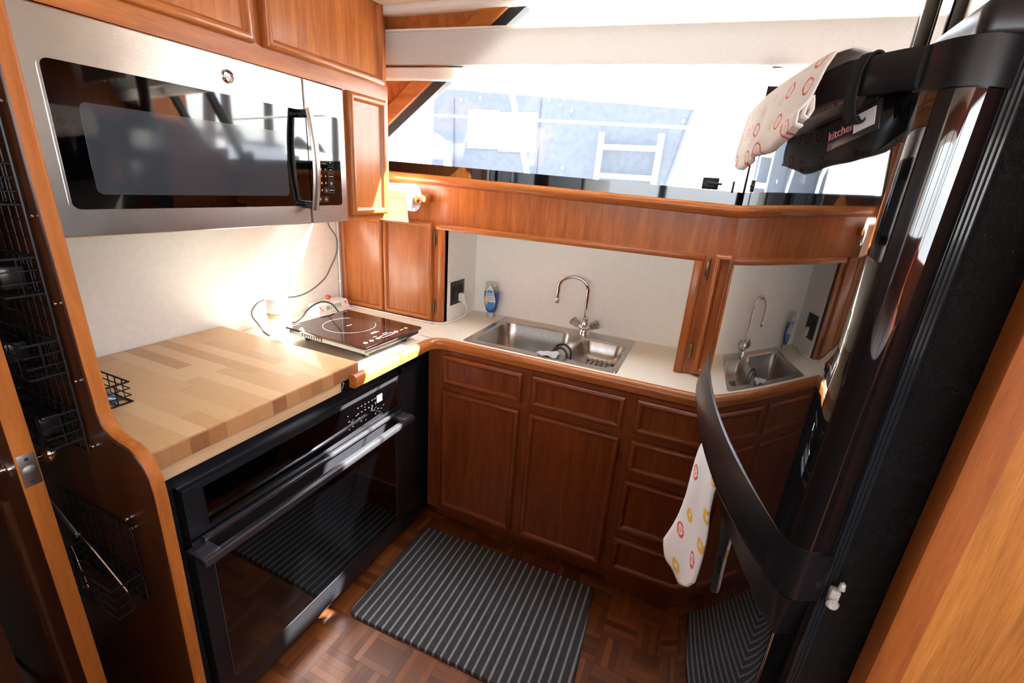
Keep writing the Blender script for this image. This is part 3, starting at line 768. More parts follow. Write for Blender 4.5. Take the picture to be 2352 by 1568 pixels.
for (x, y, s, lab) in ((1.168,-.335,1.,'larger black looped hook over the sink divider, nearer the faucet'), (1.172,-.385,.9,'smaller black looped hook over the sink divider, nearer the front rim')):
    mb = MB(); mb.tube(smooth_path([(x-.045*s,y-.01,.870),(x-.040*s,y,.905),(x-.02*s,y+.004,.935),(x+.008,y+.002,.941),(x+.032*s,y-.004,.925),(x+.038*s,y-.012,.895),(x+.028*s,y-.016,.868)], 6), .0045, seg=8)
    tag(mb.build('looped_hook', RUBBER, loc=(x,y,.87)), lab, 'hook')
mb = MB(); mb.surf(lambda u, v: (1.095+.08*u, -.440+.05*v, .9205+.006*math.sin(u*7)*math.sin(v*5)+.004*math.cos(u*11+v*3)), 14, 10)
tag(mb.build('dish_cloth', plain('grey_cloth', (.45,.44,.42), .9), loc=(1.135,-.415,.916), solid=.004), 'small crumpled grey dishcloth on the front rim of the sink', 'cloth')
# faucet
fc = thing('faucet', 'chrome two-handled swan-neck faucet behind the sink divider', 'faucet', (1.180, -.066, .9145))
mb = MB(); fx0, fy0 = 1.180, -.066
mb.lathe([(.024,0),(.024,.004),(.021,.010),(.018,.022),(.0165,.036),(.0165,.048),(.013,.056),(.012,.062),(.014,.066),(.014,.074),(.0105,.078)], (fx0, fy0, .9145), seg=28)
mb.build('body', CHROME, fc)
for s in (-1, 1):
    mb = MB(); a = Vector((fx0, fy0-.002, .938)); e = Vector((fx0+s*.047, fy0-.008, .966)); d = (e-a).normalized()
    mb.tube([a, a+d*.018, a+d*.030], [.015,.0125,.010], seg=16)
    arm = mb.build('valve_arm', CHROME, fc)
    mb = MB(); mb.tube([a+d*.030, a+d*.034, a+d*.048, a+d*.066, a+d*.070], [.011,.015,.0165,.0200,.0185], seg=6)
    hk = mb.build('tap_knob', plain('smoked_acrylic_knob', (.45,.44,.42), .06, metal=.75) if s < 0 else bpy.data.materials['smoked_acrylic_knob'], fc, smooth=20)
    mb = MB(); mb.tube([a+d*.0695, a+d*.0715], [.008,.008], seg=14); mb.build('index_dot', plain('green_dot' if s > 0 else 'red_dot', (.03,.2,.18) if s > 0 else (.3,.05,.04), .4), hk)
path = [(fx0,fy0,.990),(1.1795,fy0,1.02),(1.178,fy0,1.06),(1.1765,fy0,1.115)]
cx, cz, R = 1.1115, 1.112, .065
for i in range(1, 15): t = PI*.98*i/14; path.append((cx+R*math.cos(t), fy0-.010*i/14, cz+R*.80*math.sin(t)))
path += [(1.0455, fy0-.012, 1.080), (1.0455, fy0-.013, 1.060)]
rad = [.0095]*2+[.0085]*2+[.0080]*(len(path)-4)
mb = MB(); mb.tube(smooth_path(path, 3), .0085, seg=16); sp = mb.build('spout', CHROME, fc, smooth=60)
mb = MB(); mb.lathe([(.0095,0),(.0105,-.002),(.0105,-.020),(.0095,-.022)], (1.0455, fy0-.013, 1.062), seg=20); mb.build('aerator', CHROME, sp)

# ================================================================== FRIDGE
def xs(y):
    s = -.55-y; return 1.6735-.02776*s+.07346*s*s+.10551*s**3+.011*(y+1.37)/.65
def fnrm(y):
    d = (xs(y+.001)-xs(y-.001))/.002; n = Vector((-1, d, 0)); return n.normalized()
YF, YN = -.720, -1.438
fr = thing('refrigerator', 'glossy black two-door refrigerator with a bowed front on the right', 'refrigerator', (2.05, -1.08, 0))
def corner(off=0.):
    p0 = Vector((xs(YN)-off*1., YN, 0)); p1 = Vector((1.791-off*.7, -1.4675-off, 0)); p2 = Vector((1.812, -1.4660-off, 0))
    return [p0*(1-t)**2+p1*2*t*(1-t)+p2*t*t for t in [i/8 for i in range(9)]]
def rec(y): return -.030
def plan(off=0., recessed=False):
    ys = [YF+(YN-YF)*i/40 for i in range(40)]
    P = [(xs(y)-(rec(y) if recessed else off), y) for y in ys]+[(p.x, p.y) for p in corner(off)]+[(1.836, -1.453-off), (1.836, YF)]
    return P
body = MB(); body.box(1.852, 2.50, -1.436, -.735, .03, 1.680, .006); body.build('body', BODYP, fr)
g = MB()
g.box(1.836, 1.852, -1.434, -.735, .12, 1.66); g.build('gasket', RUBBER, fr)
for z0, z1, nm in ((1.084, 1.668, 'freezer_door'), (.095, 1.066, 'fridge_door')):
    mb = MB(); mb.prism(plan(0 if nm == 'freezer_door' else -.028, nm != 'freezer_door'), XY, z0, z1)
    dd = mb.build(nm, BLACKP, fr, smooth=30, bevmod=.003)
    if nm == 'freezer_door': fzd = dd
    else: frd = dd
mb = MB()
for k in range(3): mb.tube([(1.8385+.0045*k, -1.4500+.0018*k, .10), (1.8385+.0045*k, -1.4500+.0018*k, 1.665)], .0022, seg=8)
mb.build('door_edge_trim', plain('blue_black_trim', (.02,.025,.032), .15, coat=.6), fr)
# solid lip along the bottom of the upper door
def bulge(y, m): 
    t = (YF-y)/(YF-YN); return m*max(0., min(1, t*5))**.6*max(0, min(1, (1-t)*4.5))**.75
def band(z0, z1, m, name, parent, mat, inner=0., zoff=0., y_end=YN):
    mb = MB(); vs = []; N = 48; prof = [(-.004, z0),(.80, z0),(.98, z0+(z1-z0)*.10),(1., z0+(z1-z0)*.22),(.12, z1-.001),(-.004, z1)]
    for i in range(N+1):
        y = YF+(y_end-YF)*i/N; n = fnrm(y); b = bulge(y, m)+.0025
        for q, z in prof:
            o = b*q if q > 0 else -.004
            vs.append((xs(y)+n.x*o, y+n.y*o, z))
    k = len(prof); fs = [[i*k+j, i*k+j+1, (i+1)*k+j+1, (i+1)*k+j] for i in range(N) for j in range(k-1)]+[list(range(k)), [N*k+j for j in range(k)][::-1]]
    return mb.add(vs, fs).build(name, mat, parent, smooth=50)
SATB = plain('satin_black_handle', (.008,.008,.010), .30, coat=.1, coat_rough=.15, spec=.3)
band(1.082, 1.150, .017, 'lower_lip', fzd, SATB)
def wrap(z0, z1, name, parent, off=.004):
    mb = MB(); P = [(c.x, c.y) for c in corner(off)]+[(1.836, -1.453-off)]
    Q = [(c.x, c.y) for c in corner(0)]+[(1.836, -1.453)]
    n = len(P); vs = [(p[0],p[1],z0) for p in P]+[(p[0],p[1],z1) for p in P]+[(p[0],p[1],z1) for p in Q]+[(p[0],p[1],z0) for p in Q]
    fs = [[i, i+1, n+i+1, n+i] for i in range(n-1)]+[[n+i, n+i+1, 2*n+i+1, 2*n+i] for i in range(n-1)]+[[3*n+i, 3*n+i+1, i+1, i] for i in range(n-1)]+[[0,n,2*n,3*n],[n-1,2*n-1,3*n-1,4*n-1]]
    return mb.add(vs, fs).build(name, SATB, parent, smooth=50)
wrap(1.082, 1.150, 'corner_lip', fzd)
wrap(1.632, 1.669, 'corner_cap', fzd)
def bar(z0, z1, m, name, parent, th=.013):
    # free handle bar standing off the door, its near end running into the corner
    mb = MB(); vs = []; N = 48; k = 10
    for i in range(N+1):
        t = i/N; y = YF-.012+(YN-.004-YF+.012)*t; n = fnrm(max(y, YN)); o = m*min(1, ((1-t)*12))**.7*min(1, (t*9+.0))**.6
        c = Vector((xs(max(y,YN))+n.x*o, y+n.y*o, 0))
        for j in range(k):
            a = 2*PI*j/k; ca, sa = math.cos(a), math.sin(a)
            ca = math.copysign(abs(ca)**.5, ca); sa = math.copysign(abs(sa)**.5, sa)
            h = (z1-z0)/2; vs.append((c.x+n.x*ca*th/2, c.y+n.y*ca*th/2, (z0+z1)/2+h*sa))
    fs = [[i*k+j, i*k+(j+1)%k, (i+1)*k+(j+1)%k, (i+1)*k+j] for i in range(N) for j in range(k)]+[list(range(k)), [N*k+j for j in range(k)][::-1]]
    return mb.add(vs, fs).build(name, SATB, parent, smooth=50)
bar(1.634, 1.669, .034, 'handle', fzd)
mb = MB(); N = 48; pf = [(.006,1.066),(.46,1.066),(.52,1.060),(.72,1.030),(.90,1.000),(1.02,.975)]
vs = []
for i in range(N+1):
    y = YF+(YN-YF)*i/N; n = fnrm(y)
    for q, z in pf: o = (rec(y)-.006 if q < .01 else rec(y)*q); vs.append((xs(y)+n.x*o, y+n.y*o, z))
for c_ in range(1, 10):
    for q, z in pf:
        o = -.036 if q < .01 else rec(0)*q
        p = corner(o)[c_] if c_ < 9 else Vector((1.836, -1.453-o, 0)); vs.append((p.x, p.y, z))
N += 9
k = len(pf); mb.add(vs, [[i*k+j, i*k+j+1, (i+1)*k+j+1, (i+1)*k+j] for i in range(N) for j in range(k-1)]).build('top_scoop', SATB, frd, smooth=60)
mb = MB(); mb.box(1.812, 2.20, -1.425, -1.30, 1.672, 1.712, .012, seg=3); mb.build('hinge_cover', BLACKS, fr)
mb = MB(); mb.box(1.842, 1.853, -1.463, -1.452, 1.084, 1.108, .003); mb.lathe([(0,0),(.006,.001),(.007,.004),(.005,.007),(0,.008)], (1.847,-1.461,1.090), axis=1, dirn=-1, seg=12)
mb.lathe([(0,0),(.004,.002),(.003,.010),(0,.013)], (1.852,-1.459,1.108), axis=2, seg=10)
mb.build('hinge', plain('cracked_pale_plastic', (.55,.56,.52), .2, coat=.5, var=.4, vs=160), fr)
MB().box(1.90, 2.48, -1.42, -.75, 0, .032).build('plinth', BLACKS, fr)

# ================================================================== FLOOR MAT
mp = [(.672,-.548),(1.462,-.522),(1.503,-1.035),(.674,-1.052)]
def roundpoly(P, r, n=6):
    out = []
    for i in range(len(P)):
        p = Vector((*P[i],0)); a = (Vector((*P[i-1],0))-p).normalized(); b = (Vector((*P[(i+1)%len(P)],0))-p).normalized()
        for k in range(n+1): t = k/n; q = (p+a*r)*(1-t)**2+p*2*t*(1-t)+(p+b*r)*t*t; out.append((q.x,q.y))
    return out
mb = MB(); A = roundpoly(mp, .035)
ctr = Vector((1.08,-.79,0)); sc = lambda P, k: [(ctr.x+(p[0]-ctr.x)*k, ctr.y+(p[1]-ctr.y)*k) for p in P]
ringfaces(mb, A, .0005, A, .010); A2 = sc(A, .994); ringfaces(mb, A, .010, A2, .0145); A3 = sc(A, .985); ringfaces(mb, A2, .0145, A3, .0155)
mb.add([(p[0],p[1],.0155) for p in A3], [list(range(len(A3)))])
tag(mb.build('floor_mat', MATM, loc=(1.08,-.79,0), smooth=50), 'dark grey striped anti-fatigue mat on the parquet floor', 'mat')
# ================================================================== HOB
ang = math.radians(-2.8); HC = Vector((.4293, -.679, 0))
def H(a, b, z): return Vector((HC.x+a*math.cos(ang)-b*math.sin(ang), HC.y+a*math.sin(ang)+b*math.cos(ang), z))
hob = thing('induction_hob', 'portable black glass induction hob on the counter with white touch icons', 'hob', (.4293, -.679, .91))
hm = lambda p, q, d: H(p, q, d)
mb = MB(); mb.prism(rrect(-.199, .199, -.157, .157, .006, 3), hm, .956, .965); mb.build('glass_top', HOBG, hob, bevmod=.0012)
mb = MB(); A = [(-.188,-.148),(.188,-.148),(.188,.148),(-.188,.148)]; Bq = [(-.155,-.120),(.165,-.120),(.165,.120),(-.155,.120)]
mb.add([H(p[0],p[1],.956) for p in A]+[H(p[0],p[1],.938) for p in A]+[H(p[0],p[1],.922) for p in Bq], [[i,(i+1)%4,4+(i+1)%4,4+i] for i in range(4)]+[[4+i,4+(i+1)%4,8+(i+1)%4,8+i] for i in range(4)]+[[8,9,10,11]])
for i in range(9): mb.obox(H(-.12+.012*i, -.1495, .946), H(.004,0,0)-H(0,0,0), H(0,.0012,0)-H(0,0,0), (0,0,.006))
mb.build('housing', BLACKS, hob)
for a in (-.14,.15):
    for b in (-.105,.105): MB().lathe([(.010,0),(.012,.002),(.012,.014)], H(a,b,.9102), seg=14).build('foot', RUBBER, hob)
mb = MB(); rg = MB(); zt = .9653
def ringline(mb, cx, cy, r, w, a0=0, a1=2*PI, n=48, mi=0, z=zt):
    vs = []; 
    for i in range(n+1):
        t = a0+(a1-a0)*i/n
        for rr in (r-w, r+w): vs.append(H(cx+rr*math.cos(t), cy+rr*math.sin(t), z))
    mb.add(vs, [[2*i, 2*i+1, 2*i+3, 2*i+2] for i in range(n)], mi)
ringline(rg, -.030, .0, .098, .0004)
rg.build('heating_ring', plain('ring_print', (.30,.29,.28), .5), hob, smooth=0)
def icon(fn, nm='touch_icon'):
    q = MB(); fn(q); q.build(nm, WHITEP, hob, smooth=0)
def disc(q, cy): q.add([H(.160+.0075*math.cos(t), cy+.0075*math.sin(t), zt) for t in [2*PI*k/18 for k in range(18)]], [list(range(18))])
icon(lambda q: disc(q, -.115)); icon(lambda q: disc(q, .105))
for ch, b in (('-', -.085), ('+', -.052), ('T', .047)):
    icon(lambda q: ringline(q, .160, b, .0068, .0010, n=18)); icon(lambda q: put_text(q, ch, .010, H(.160, b, zt), H(0,1,0)-H(0,0,0), H(-1,0,0)-H(0,0,0), .0001), 'icon_mark')
icon(lambda q: ringfaces(q, [tuple(H(*p,zt))[:2] for p in ((.151,-.036),(.169,-.036),(.169,.030),(.151,.030))], zt, [tuple(H(*p,zt))[:2] for p in ((.1525,-.0345),(.1675,-.0345),(.1675,.0285),(.1525,.0285))], zt), 'display_frame')
for (x, y, l) in ((.139,-.045,.018),(.139,.008,.026),(.160,.080,.018),(.100,-.01,.030),(.108,-.01,.040),(-.03,-.008,.014),(-.03,.004,.012),(-.182,.115,.045),(-.182,-.12,.030)):
    icon(lambda q: q.add([H(x-.0009,y-l/2,zt),H(x+.0009,y-l/2,zt),H(x+.0009,y+l/2,zt),H(x-.0009,y+l/2,zt)], [[0,1,2,3]]), 'printed_line')
MB().tube(smooth_path([(.235,-.545,.945),(.212,-.545,.962),(.185,-.552,.990),(.155,-.580,.998),(.130,-.620,.975),(.112,-.650,.935),(.085,-.665,.9145),(.045,-.66,.9145)], 8), .0036, seg=8).build('power_cord', RUBBER, hob)

# ================================================================== SMALL THINGS ON THE COUNTER
bd_ = thing('butter_dish', 'white ceramic butter dish with cherries and a red knob', 'butter dish', (.060, -.445, .91))
mb = MB(); mb.box(.012, .112, -.560, -.330, .9105, .920, .004); mb.build('tray', CERAM, bd_)
mb = MB(); A = [(.024,-.545),(.100,-.545),(.100,-.345),(.024,-.345)]; Bq = [(.032,-.532),(.092,-.532),(.092,-.358),(.032,-.358)]
mb.add([(p[0],p[1],.920) for p in A]+[(p[0],p[1],.962) for p in Bq], [[i,(i+1)%4,4+(i+1)%4,4+i] for i in range(4)]+[[4,5,6,7]]); lid = mb.build('lid', CERAM, bd_, bevmod=.005)
MB().lathe([(.006,0),(.005,.006),(.007,.008)], (.062,-.445,.962), seg=16).build('knob_base', YEL, lid)
MB().lathe([(0,0),(.008,.002),(.012,.008),(.011,.015),(.006,.019),(0,.020)], (.062,-.445,.969), seg=20).build('knob', RED, lid)
mb = MB(); put_text(mb, 'BUTTER', .026, (.0978,-.447,.940), (0,1,0), (-.12,0,1), .0003); mb.build('lettering', GREENG, lid, smooth=0)
mb = MB()
for (y, z, r) in ((-.525,.945,.007),(-.516,.934,.0075),(-.372,.944,.0085),(-.362,.936,.006)): MB().lathe([(0,-.001),(r,0),(r*.7,.0018),(0,.0022)], (.0968-(z-.92)*.18+.001, y, z), axis=0, seg=14).build('painted_cherry', RED, lid)

mb = MB()
for (y, z) in ((-.509,.950),(-.530,.953),(-.380,.952),(-.360,.950)): MB().lathe([(0,-.001),(.005,0),(0,.0016)], (.0968-(z-.92)*.18+.001, y, z), axis=0, seg=6, sx=1.6).build('painted_leaf', GREENG, lid)
cn = thing('canister', 'white ceramic canister with a tan band standing in sunlight against the wall', 'canister', (.100, -.745, .91))
MB().lathe([(0,0),(.040,0),(.043,.004),(.043,.050),(.041,.055)], (.100,-.745,.9102), seg=32).build('body', CERAM, cn)
MB().lathe([(.041,.055),(.0445,.056),(.0445,.070),(.041,.071)], (.100,-.745,.9102), seg=32).build('band', plain('tan_wood_band', (.6,.38,.2), .5), cn)
MB().lathe([(.041,.071),(.044,.074),(.044,.120),(.038,.128),(0,.132)], (.100,-.745,.9102), seg=32).build('lid', CERAM, cn)
# cords
tag(MB().tube(smooth_path([(.02,-.372,1.378),(.016,-.372,1.30),(.014,-.325,1.235),(.014,-.328,1.165),(.018,-.372,1.105),(.020,-.419,1.054),(.024,-.512,1.013),(.030,-.60,1.005),(.034,-.70,1.02),(.03,-.775,1.016),(.022,-.806,.974),(.04,-.792,.925),(.075,-.805,.914),(.14,-.830,.9135)], 8), .0030, seg=8).build('power_cable', CORDG, loc=(.02,-.5,.91)), 'thin grey cable looping down the cream wall below the microwave', 'cord')
wc = thing('extension_cord', 'white cord from the niche outlet running along the cabinet foot and up the corner', 'cord', (.3, -.33, .91))
MB().tube(smooth_path([(.622,-.158,.992),(.626,-.150,.955),(.622,-.155,.928),(.612,-.215,.916),(.600,-.290,.9148),(.565,-.320,.9145),(.48,-.326,.9145),(.30,-.322,.9145),(.12,-.320,.9145),(.045,-.322,.9155),(.018,-.318,.935),(.012,-.313,.99),(.011,-.311,1.1),(.011,-.310,1.25),(.012,-.310,1.372)], 8), .0042, seg=8).build('cable', WHITE, wc)
mb = MB(); mb.box(.589, .622, -.172, -.146, .990, 1.030, .006); mb.box(.612, .628, -.168, -.150, .978, 1.000, .004); mb.build('plug', WHITE, wc)
for z in (1.02, 1.20): MB().box(.003, .018, -.316, -.302, z, z+.010, .002).build('cable_clip', WHITE, wc)
MB().box(.548, .560, -.334, -.312, .911, .9225, .002).build('cable_clip', CLEARP, wc)
for nm, lab, x, sgn, y0, y1, z0, z1 in (('a','black outlet plate in the niche beside the soap bottle',.587,1,-.238,-.118,.982,1.090),('b','black outlet plate on the right side wall of the niche',1.600,-1,-.225,-.105,.985,1.095)):
    o = thing('wall_outlet', lab, 'outlet', (x, (y0+y1)/2, (z0+z1)/2))
    MB().box(min(x,x+sgn*.005), max(x,x+sgn*.005), y0, y1, z0, z1, .0015).build('plate', BLACKS, o)
    for k in (0, 1):
        yy = y0+.03+.06*k; MB().box(min(x+sgn*.004,x+sgn*.0075), max(x+sgn*.004,x+sgn*.0075), yy-.017, yy+.017, z0+.022, z1-.022, .003).build('receptacle', RUBBER, o)
# soap bottle standing on its cap
bt = thing('soap_bottle', 'clear squeeze bottle of blue dish soap standing on its cap', 'bottle', (.707, -.052, .91))
BX, BY, BZ, SY = .707, -.052, .9105, .56
BPR = [(.019,.020),(.026,.027),(.031,.040),(.0365,.060),(.0400,.085),(.0405,.105),(.0390,.130),(.0355,.155),(.0330,.166),(.028,.171),(0,.172)]
def brad(h):
    for (r0, h0), (r1, h1) in zip(BPR, BPR[1:]):
        if h0 <= h <= h1 and h1 > h0: return r0+(r1-r0)*(h-h0)/(h1-h0)
    return .02
MB().lathe(BPR, (BX,BY,BZ), seg=40, sy=SY).build('shell', CLEARP, bt, smooth=60)
MB().lathe([(0,.021)]+[(r-.0018, h+.001) for r, h in BPR if h < .12]+[(.0380,.122),(0,.122)], (BX,BY,BZ), seg=40, sy=SY).build('liquid', BLUEL, bt, smooth=60)
MB().lathe([(0,0),(.022,0),(.022,.014),(.018,.018),(.018,.022),(0,.022)], (BX,BY,BZ), seg=28, sy=.8).build('cap', plain('clear_grey_cap', (.42,.46,.48), .15, coat=.5), bt)
def onb(a, h, off): r = brad(h)+off; q = max(0, 1-(a/r)**2); return Vector((BX+a, BY-SY*r*math.sqrt(q)-off*.3, BZ+h))
def patch(name, mat, f, off, n=20):
    # f(u,v)->(a,h)
    mb = MB(); mb.surf(lambda u, v: onb(*f(u, v), off), n, n); return mb.build(name, mat, bt, smooth=60)
def oval(u, v, ca=0, ch=.085, wa=.0285, top=.072, bot=.050):
    h = -1+2*v; k = top if h > 0 else bot; w = wa*math.sqrt(max(0, 1-h*h))*(1-.35*max(0,h)); return (ca+(2*u-1)*w, ch+h*k)
patch('label', WHITEP, oval, .0012)
patch('label_arch', plain('sky_blue_print', (.02,.36,.72), .4), lambda u, v: ((2*u-1)*.0165*math.sqrt(max(0,1-v*v)), .119+.016*v), .0018)
patch('label_base', plain('mid_blue_print', (.05,.25,.62), .4), lambda u, v: ((2*u-1)*.0265*math.sqrt(max(.0, 1-((.045*(1-v)+.002)/.050)**2)), .038+.038*v), .0018)
patch('label_leaf', plain('yellow_print', (.86,.62,.04), .4), lambda u, v: (-.0205+(2*u-1)*.0062*math.sin(PI*v)**.6+.006*(1-v), .058+.034*v), .0024)
wp = lambda p: onb(p.x-BX, p.z-BZ, .0030)
mb = MB(); put_text(mb, 'DAWN', .0155, (BX+.001,BY,BZ+.110), (1,0,0), (0,0,1), .0001, warp=wp); mb.build('brand_lettering', plain('navy_print', (.01,.02,.22), .4), bt, smooth=0)
mb = MB(); put_text(mb, 'PLATINUM', .0075, (BX+.002,BY,BZ+.098), (1,0,0), (0,0,1), .0001, warp=wp); put_text(mb, 'POWERWASH', .0052, (BX+.006,BY,BZ+.088), (1,0,0), (0,0,1), .0001, warp=wp); mb.build('small_lettering', bpy.data.materials['navy_print'], bt, smooth=0)
# paper towel holder under the sill
ph = thing('paper_towel_holder', 'wooden paper towel holder with a white roll below the window sill', 'paper towel holder', (.42, -.40, 1.45))
mb = MB(); mb.tube([(.285,-.385,1.447),(.525,-.385,1.447)], .009, seg=14); mb.build('spindle', WX, ph)
for x in (.288, .512):
    mb = MB(); mb.box(x-.007, x+.007, -.400, -.289, 1.432, 1.462, .003); mb.build('bracket', WZ, ph)
MB().lathe([(0,0),(.007,.002),(.0065,.006),(.010,.010),(.012,.022),(.012,.025),(0,.026)], (.517,-.385,1.447), axis=0, seg=20).build('finial', WX, ph)
MB().lathe([(.010,0),(.050,0),(.052,.002),(.052,.196),(.050,.198),(.010,.198)], (.300,-.385,1.447), axis=0, seg=40).build('paper_roll', PAPER, ph)
mb = MB(); mb.surf(lambda u, v: (.302+.194*u, -.437+.010*v**2+.004*math.sin(9*u)*v, 1.447-.095*v), 12, 8); mb.build('loose_sheet', PAPER, ph, solid=.0006)
# wire tray on the block
def wire_basket(x0, x1, y0, y1, z0, z1, name, parent, r=.0014, step=.022, slope=0, mat=BLACKM):
    mb = MB(); e = .006
    for z in (z1, z0):
        mb.tube([(x0,y0,z),(x1,y0,z),(x1,y1,z),(x0,y1,z)], r*1.6, seg=6, closed=True)
    for z in [z0+(z1-z0)*k/3 for k in (1,2)]: mb.tube([(x0,y0,z),(x1,y0,z),(x1,y1,z),(x0,y1,z)], r, seg=5, closed=True)
    nx = max(2, int((x1-x0)/step)); ny = max(2, int((y1-y0)/step))
    for i in range(1, nx):
        x = x0+(x1-x0)*i/nx; mb.tube([(x,y0,z1),(x,y0,z0),(x,y1,z0),(x,y1,z1)], r, seg=5)
    for i in range(1, ny):
        y = y0+(y1-y0)*i/ny; mb.tube([(x0,y,z1),(x0,y,z0),(x1,y,z0),(x1,y,z1)], r, seg=5)
    return mb.build(name, mat, parent)
tb = wire_basket(.235, .385, -1.545, -1.425, .952, 1.005, 'wire_basket', None, r=.0017, step=.026)
tag(tb, 'small black wire basket on the butcher block against the partition', 'basket')
tb.location = tb.location
mb = MB(); mb.surf(lambda u, v: (.250+.115*u, -1.535+.095*v, .957+.030*math.sin(PI*u)**.4*math.sin(PI*v)**.4+.004*math.sin(14*u)*math.cos(11*v)), 20, 16)
tag(mb.build('blue_packet', BLUEP, loc=(.31,-1.49,.957), solid=.002), 'crinkled dark blue packet lying in the small wire basket', 'packet')

# ================================================================== WIRE RACK ON THE PARTITION
YR = -1.5945
rk = thing('wire_rack', 'black wire grid rack with four baskets hung on the partition', 'rack', (.50, YR, .95))
mb = MB()
for i in range(12): x = .262+.290*i/11; mb.tube([(x,YR,.955),(x,YR,1.72)], .0012, seg=5)
for i in range(26): z = .955+.765*i/25; mb.tube([(.262,YR-.001,z),(.552,YR-.001,z)], .0012, seg=5)
mb.tube([(.262,YR,.955),(.552,YR,.955),(.552,YR,1.72),(.262,YR,1.72)], .0026, seg=6, closed=True)
mb.build('back_grid', BLACKM, rk)
for z in (1.440, 1.285, 1.130, .985):
    bk = wire_basket(.350, .550, -1.648, YR-.004, z, z+.065, 'basket', rk, r=.0013, step=.024)
    MB().lathe([(0,0),(.005,.001),(.005,.005),(0,.007)], (.562, -1.589, z-.018), axis=1, dirn=-1, seg=12).build('screw', CHROME, rk)
MB().lathe([(0,0),(.005,.001),(.005,.005),(0,.007)], (.560, -1.589, 1.60), axis=1, dirn=-1, seg=12).build('screw', CHROME, rk)
for i, (x, z) in enumerate(((.44,1.445),(.49,1.29),(.42,1.135),(.47,.990))):
    mb = MB(); mb.box(x-.055, x+.035, -1.640, -1.604, z+.003, z+.045, .006)
    lab = ('dark packet in the topmost basket of the wire rack','dark packet in the second basket from the top of the wire rack','dark packet in the third basket from the top of the wire rack','dark packet in the lowest basket of the wire rack')[i]
    tag(mb.build('packet', [plain('dark_packet', (.010,.009,.009), .3, coat=.3)] if i == 0 else [bpy.data.materials['dark_packet']], loc=(x,-1.62,z+.003)), lab, 'packet')
for (x, z, nm) in ((.385,1.447,'topmost'),(.380,1.292,'second'),(.380,1.137,'third')):
    mb = MB(); mb.tube([(x,-1.637,z+.002),(x+.012,-1.637,z+.058)], [.006,.009], seg=12)
    tag(mb.build('bottle_stopper', STEEL, loc=(x,-1.637,z)), 'fatter steel bottle stopper in the %s basket of the wire rack' % nm, 'bottle stopper')
    mb = MB(); mb.tube([(x+.024,-1.630,z+.002),(x+.034,-1.628,z+.066)], .005, seg=10)
    tag(mb.build('bottle_stopper', STEEL, loc=(x+.024,-1.630,z)), 'thin steel bottle stopper in the %s basket of the wire rack' % nm, 'bottle stopper')
lb = thing('wire_basket', 'black wire basket of utensils hung low on the partition', 'basket', (.50, YR, .60))
mb = MB()
for i in range(11): x = .37+.27*i/10; mb.tube([(x,YR,.60),(x,YR,.800)], .0012, seg=5)
for i in range(8): z = .60+.20*i/7; mb.tube([(.37,YR-.001,z),(.64,YR-.001,z)], .0012, seg=5)
mb.tube([(.37,YR,.60),(.64,YR,.60),(.64,YR,.80),(.37,YR,.80)], .0024, seg=6, closed=True); mb.build('back_grid', BLACKM, lb)
wire_basket(.425, .638, -1.650, YR-.003, .600, .675, 'tray', lb, r=.0014, step=.024)
for x, z in ((.625,.812),(.632,.790)): MB().lathe([(0,0),(.0055,.001),(.0055,.005),(0,.007)], (x,-1.589,z), axis=1, dirn=-1, seg=12).build('screw', CHROME, lb)
tg = thing('tongs', 'long steel tongs leaning out of the low wire basket', 'tongs', (.60, -1.62, .61))
MB().tube([(.625,-1.620,.640),(.53,-1.622,.712),(.485,-1.623,.742)], [.0022,.0026,.0035], seg=8, flat=1.6).build('arm', STEEL, tg)
MB().obox((.432,-1.626,.776), (.058,-.001,-.037), (0,.0015,0), (.0050,0,.0078), .001).build('handle', plain('dull_grey_handle', (.20,.20,.20), .35, metal=.6), tg)
MB().lathe([(0,0),(.004,.001),(.004,.004),(0,.005)], (.485,-1.625,.742), axis=1, dirn=-1, seg=12).build('rivet', CHROME, tg)
ck = MB(); ck.tube(smooth_path([(.462,-1.632,.705),(.475,-1.634,.675),(.490,-1.636,.640),(.500,-1.637,.608)], 5), .0022, seg=8); ck.lathe([(0,0),(.010,.002),(.012,.006),(.007,.010),(0,.011)], (.505,-1.628,.668), axis=1, dirn=-1, seg=16)
tag(ck.build('corkscrew', CHROME, loc=(.515,-1.633,.608)), 'small chrome corkscrew in front of the tongs in the low basket', 'corkscrew')

# ================================================================== TOWELS
def hang(y, o): n = fnrm(max(y, YN)); return Vector((xs(max(y,YN))+n.x*o, y+n.y*o, 0))
TP = [(.010,1.628),(.012,1.640),(.014,1.660),(.022,1.678),(.038,1.682),(.052,1.675),(.059,1.655),(.064,1.630),(.068,1.606),(.069,1.592),(.064,1.588),(.060,1.600),(.062,1.618),(.066,1.612),(.073,1.596),(.072,1.580),(.064,1.577)]
def towel_fn(u, v):
    y = -1.00-.383*u; k = v*(len(TP)-1); i = min(int(k), len(TP)-2); t = k-i
    o = TP[i][0]+(TP[i+1][0]-TP[i][0])*t; z = TP[i][1]+(TP[i+1][1]-TP[i][1])*t
    taper = 1-.50*(1-u)**1.5; o = .034+(o-.034)*(.30+.70*u)-(.034-.034*min(1,(1-(YF-y)/(YF-YN))*12)**.7)
    hangz = (1.68-z)/.10
    z = 1.68-(1.68-z)*(.76+.22*math.sin(u*3.1+.3))
    o += (.003*math.sin(u*17+v*3)+.002*math.sin(u*31))*hangz
    z += .003*math.sin(u*13)*hangz
    p = hang(y, o); return Vector((p.x, p.y, z))
mb = MB(); mb.surf(towel_fn, 60, 48)
def uvA(p): return ((-p.y-.8)*1.9, (p.z-1.5)*2.4+(p.x-1.7)*.8)
tw = mb.build('dish_towel', TOWA, loc=(1.70,-1.08,1.58), uv=uvA, smooth=70, solid=.0022)
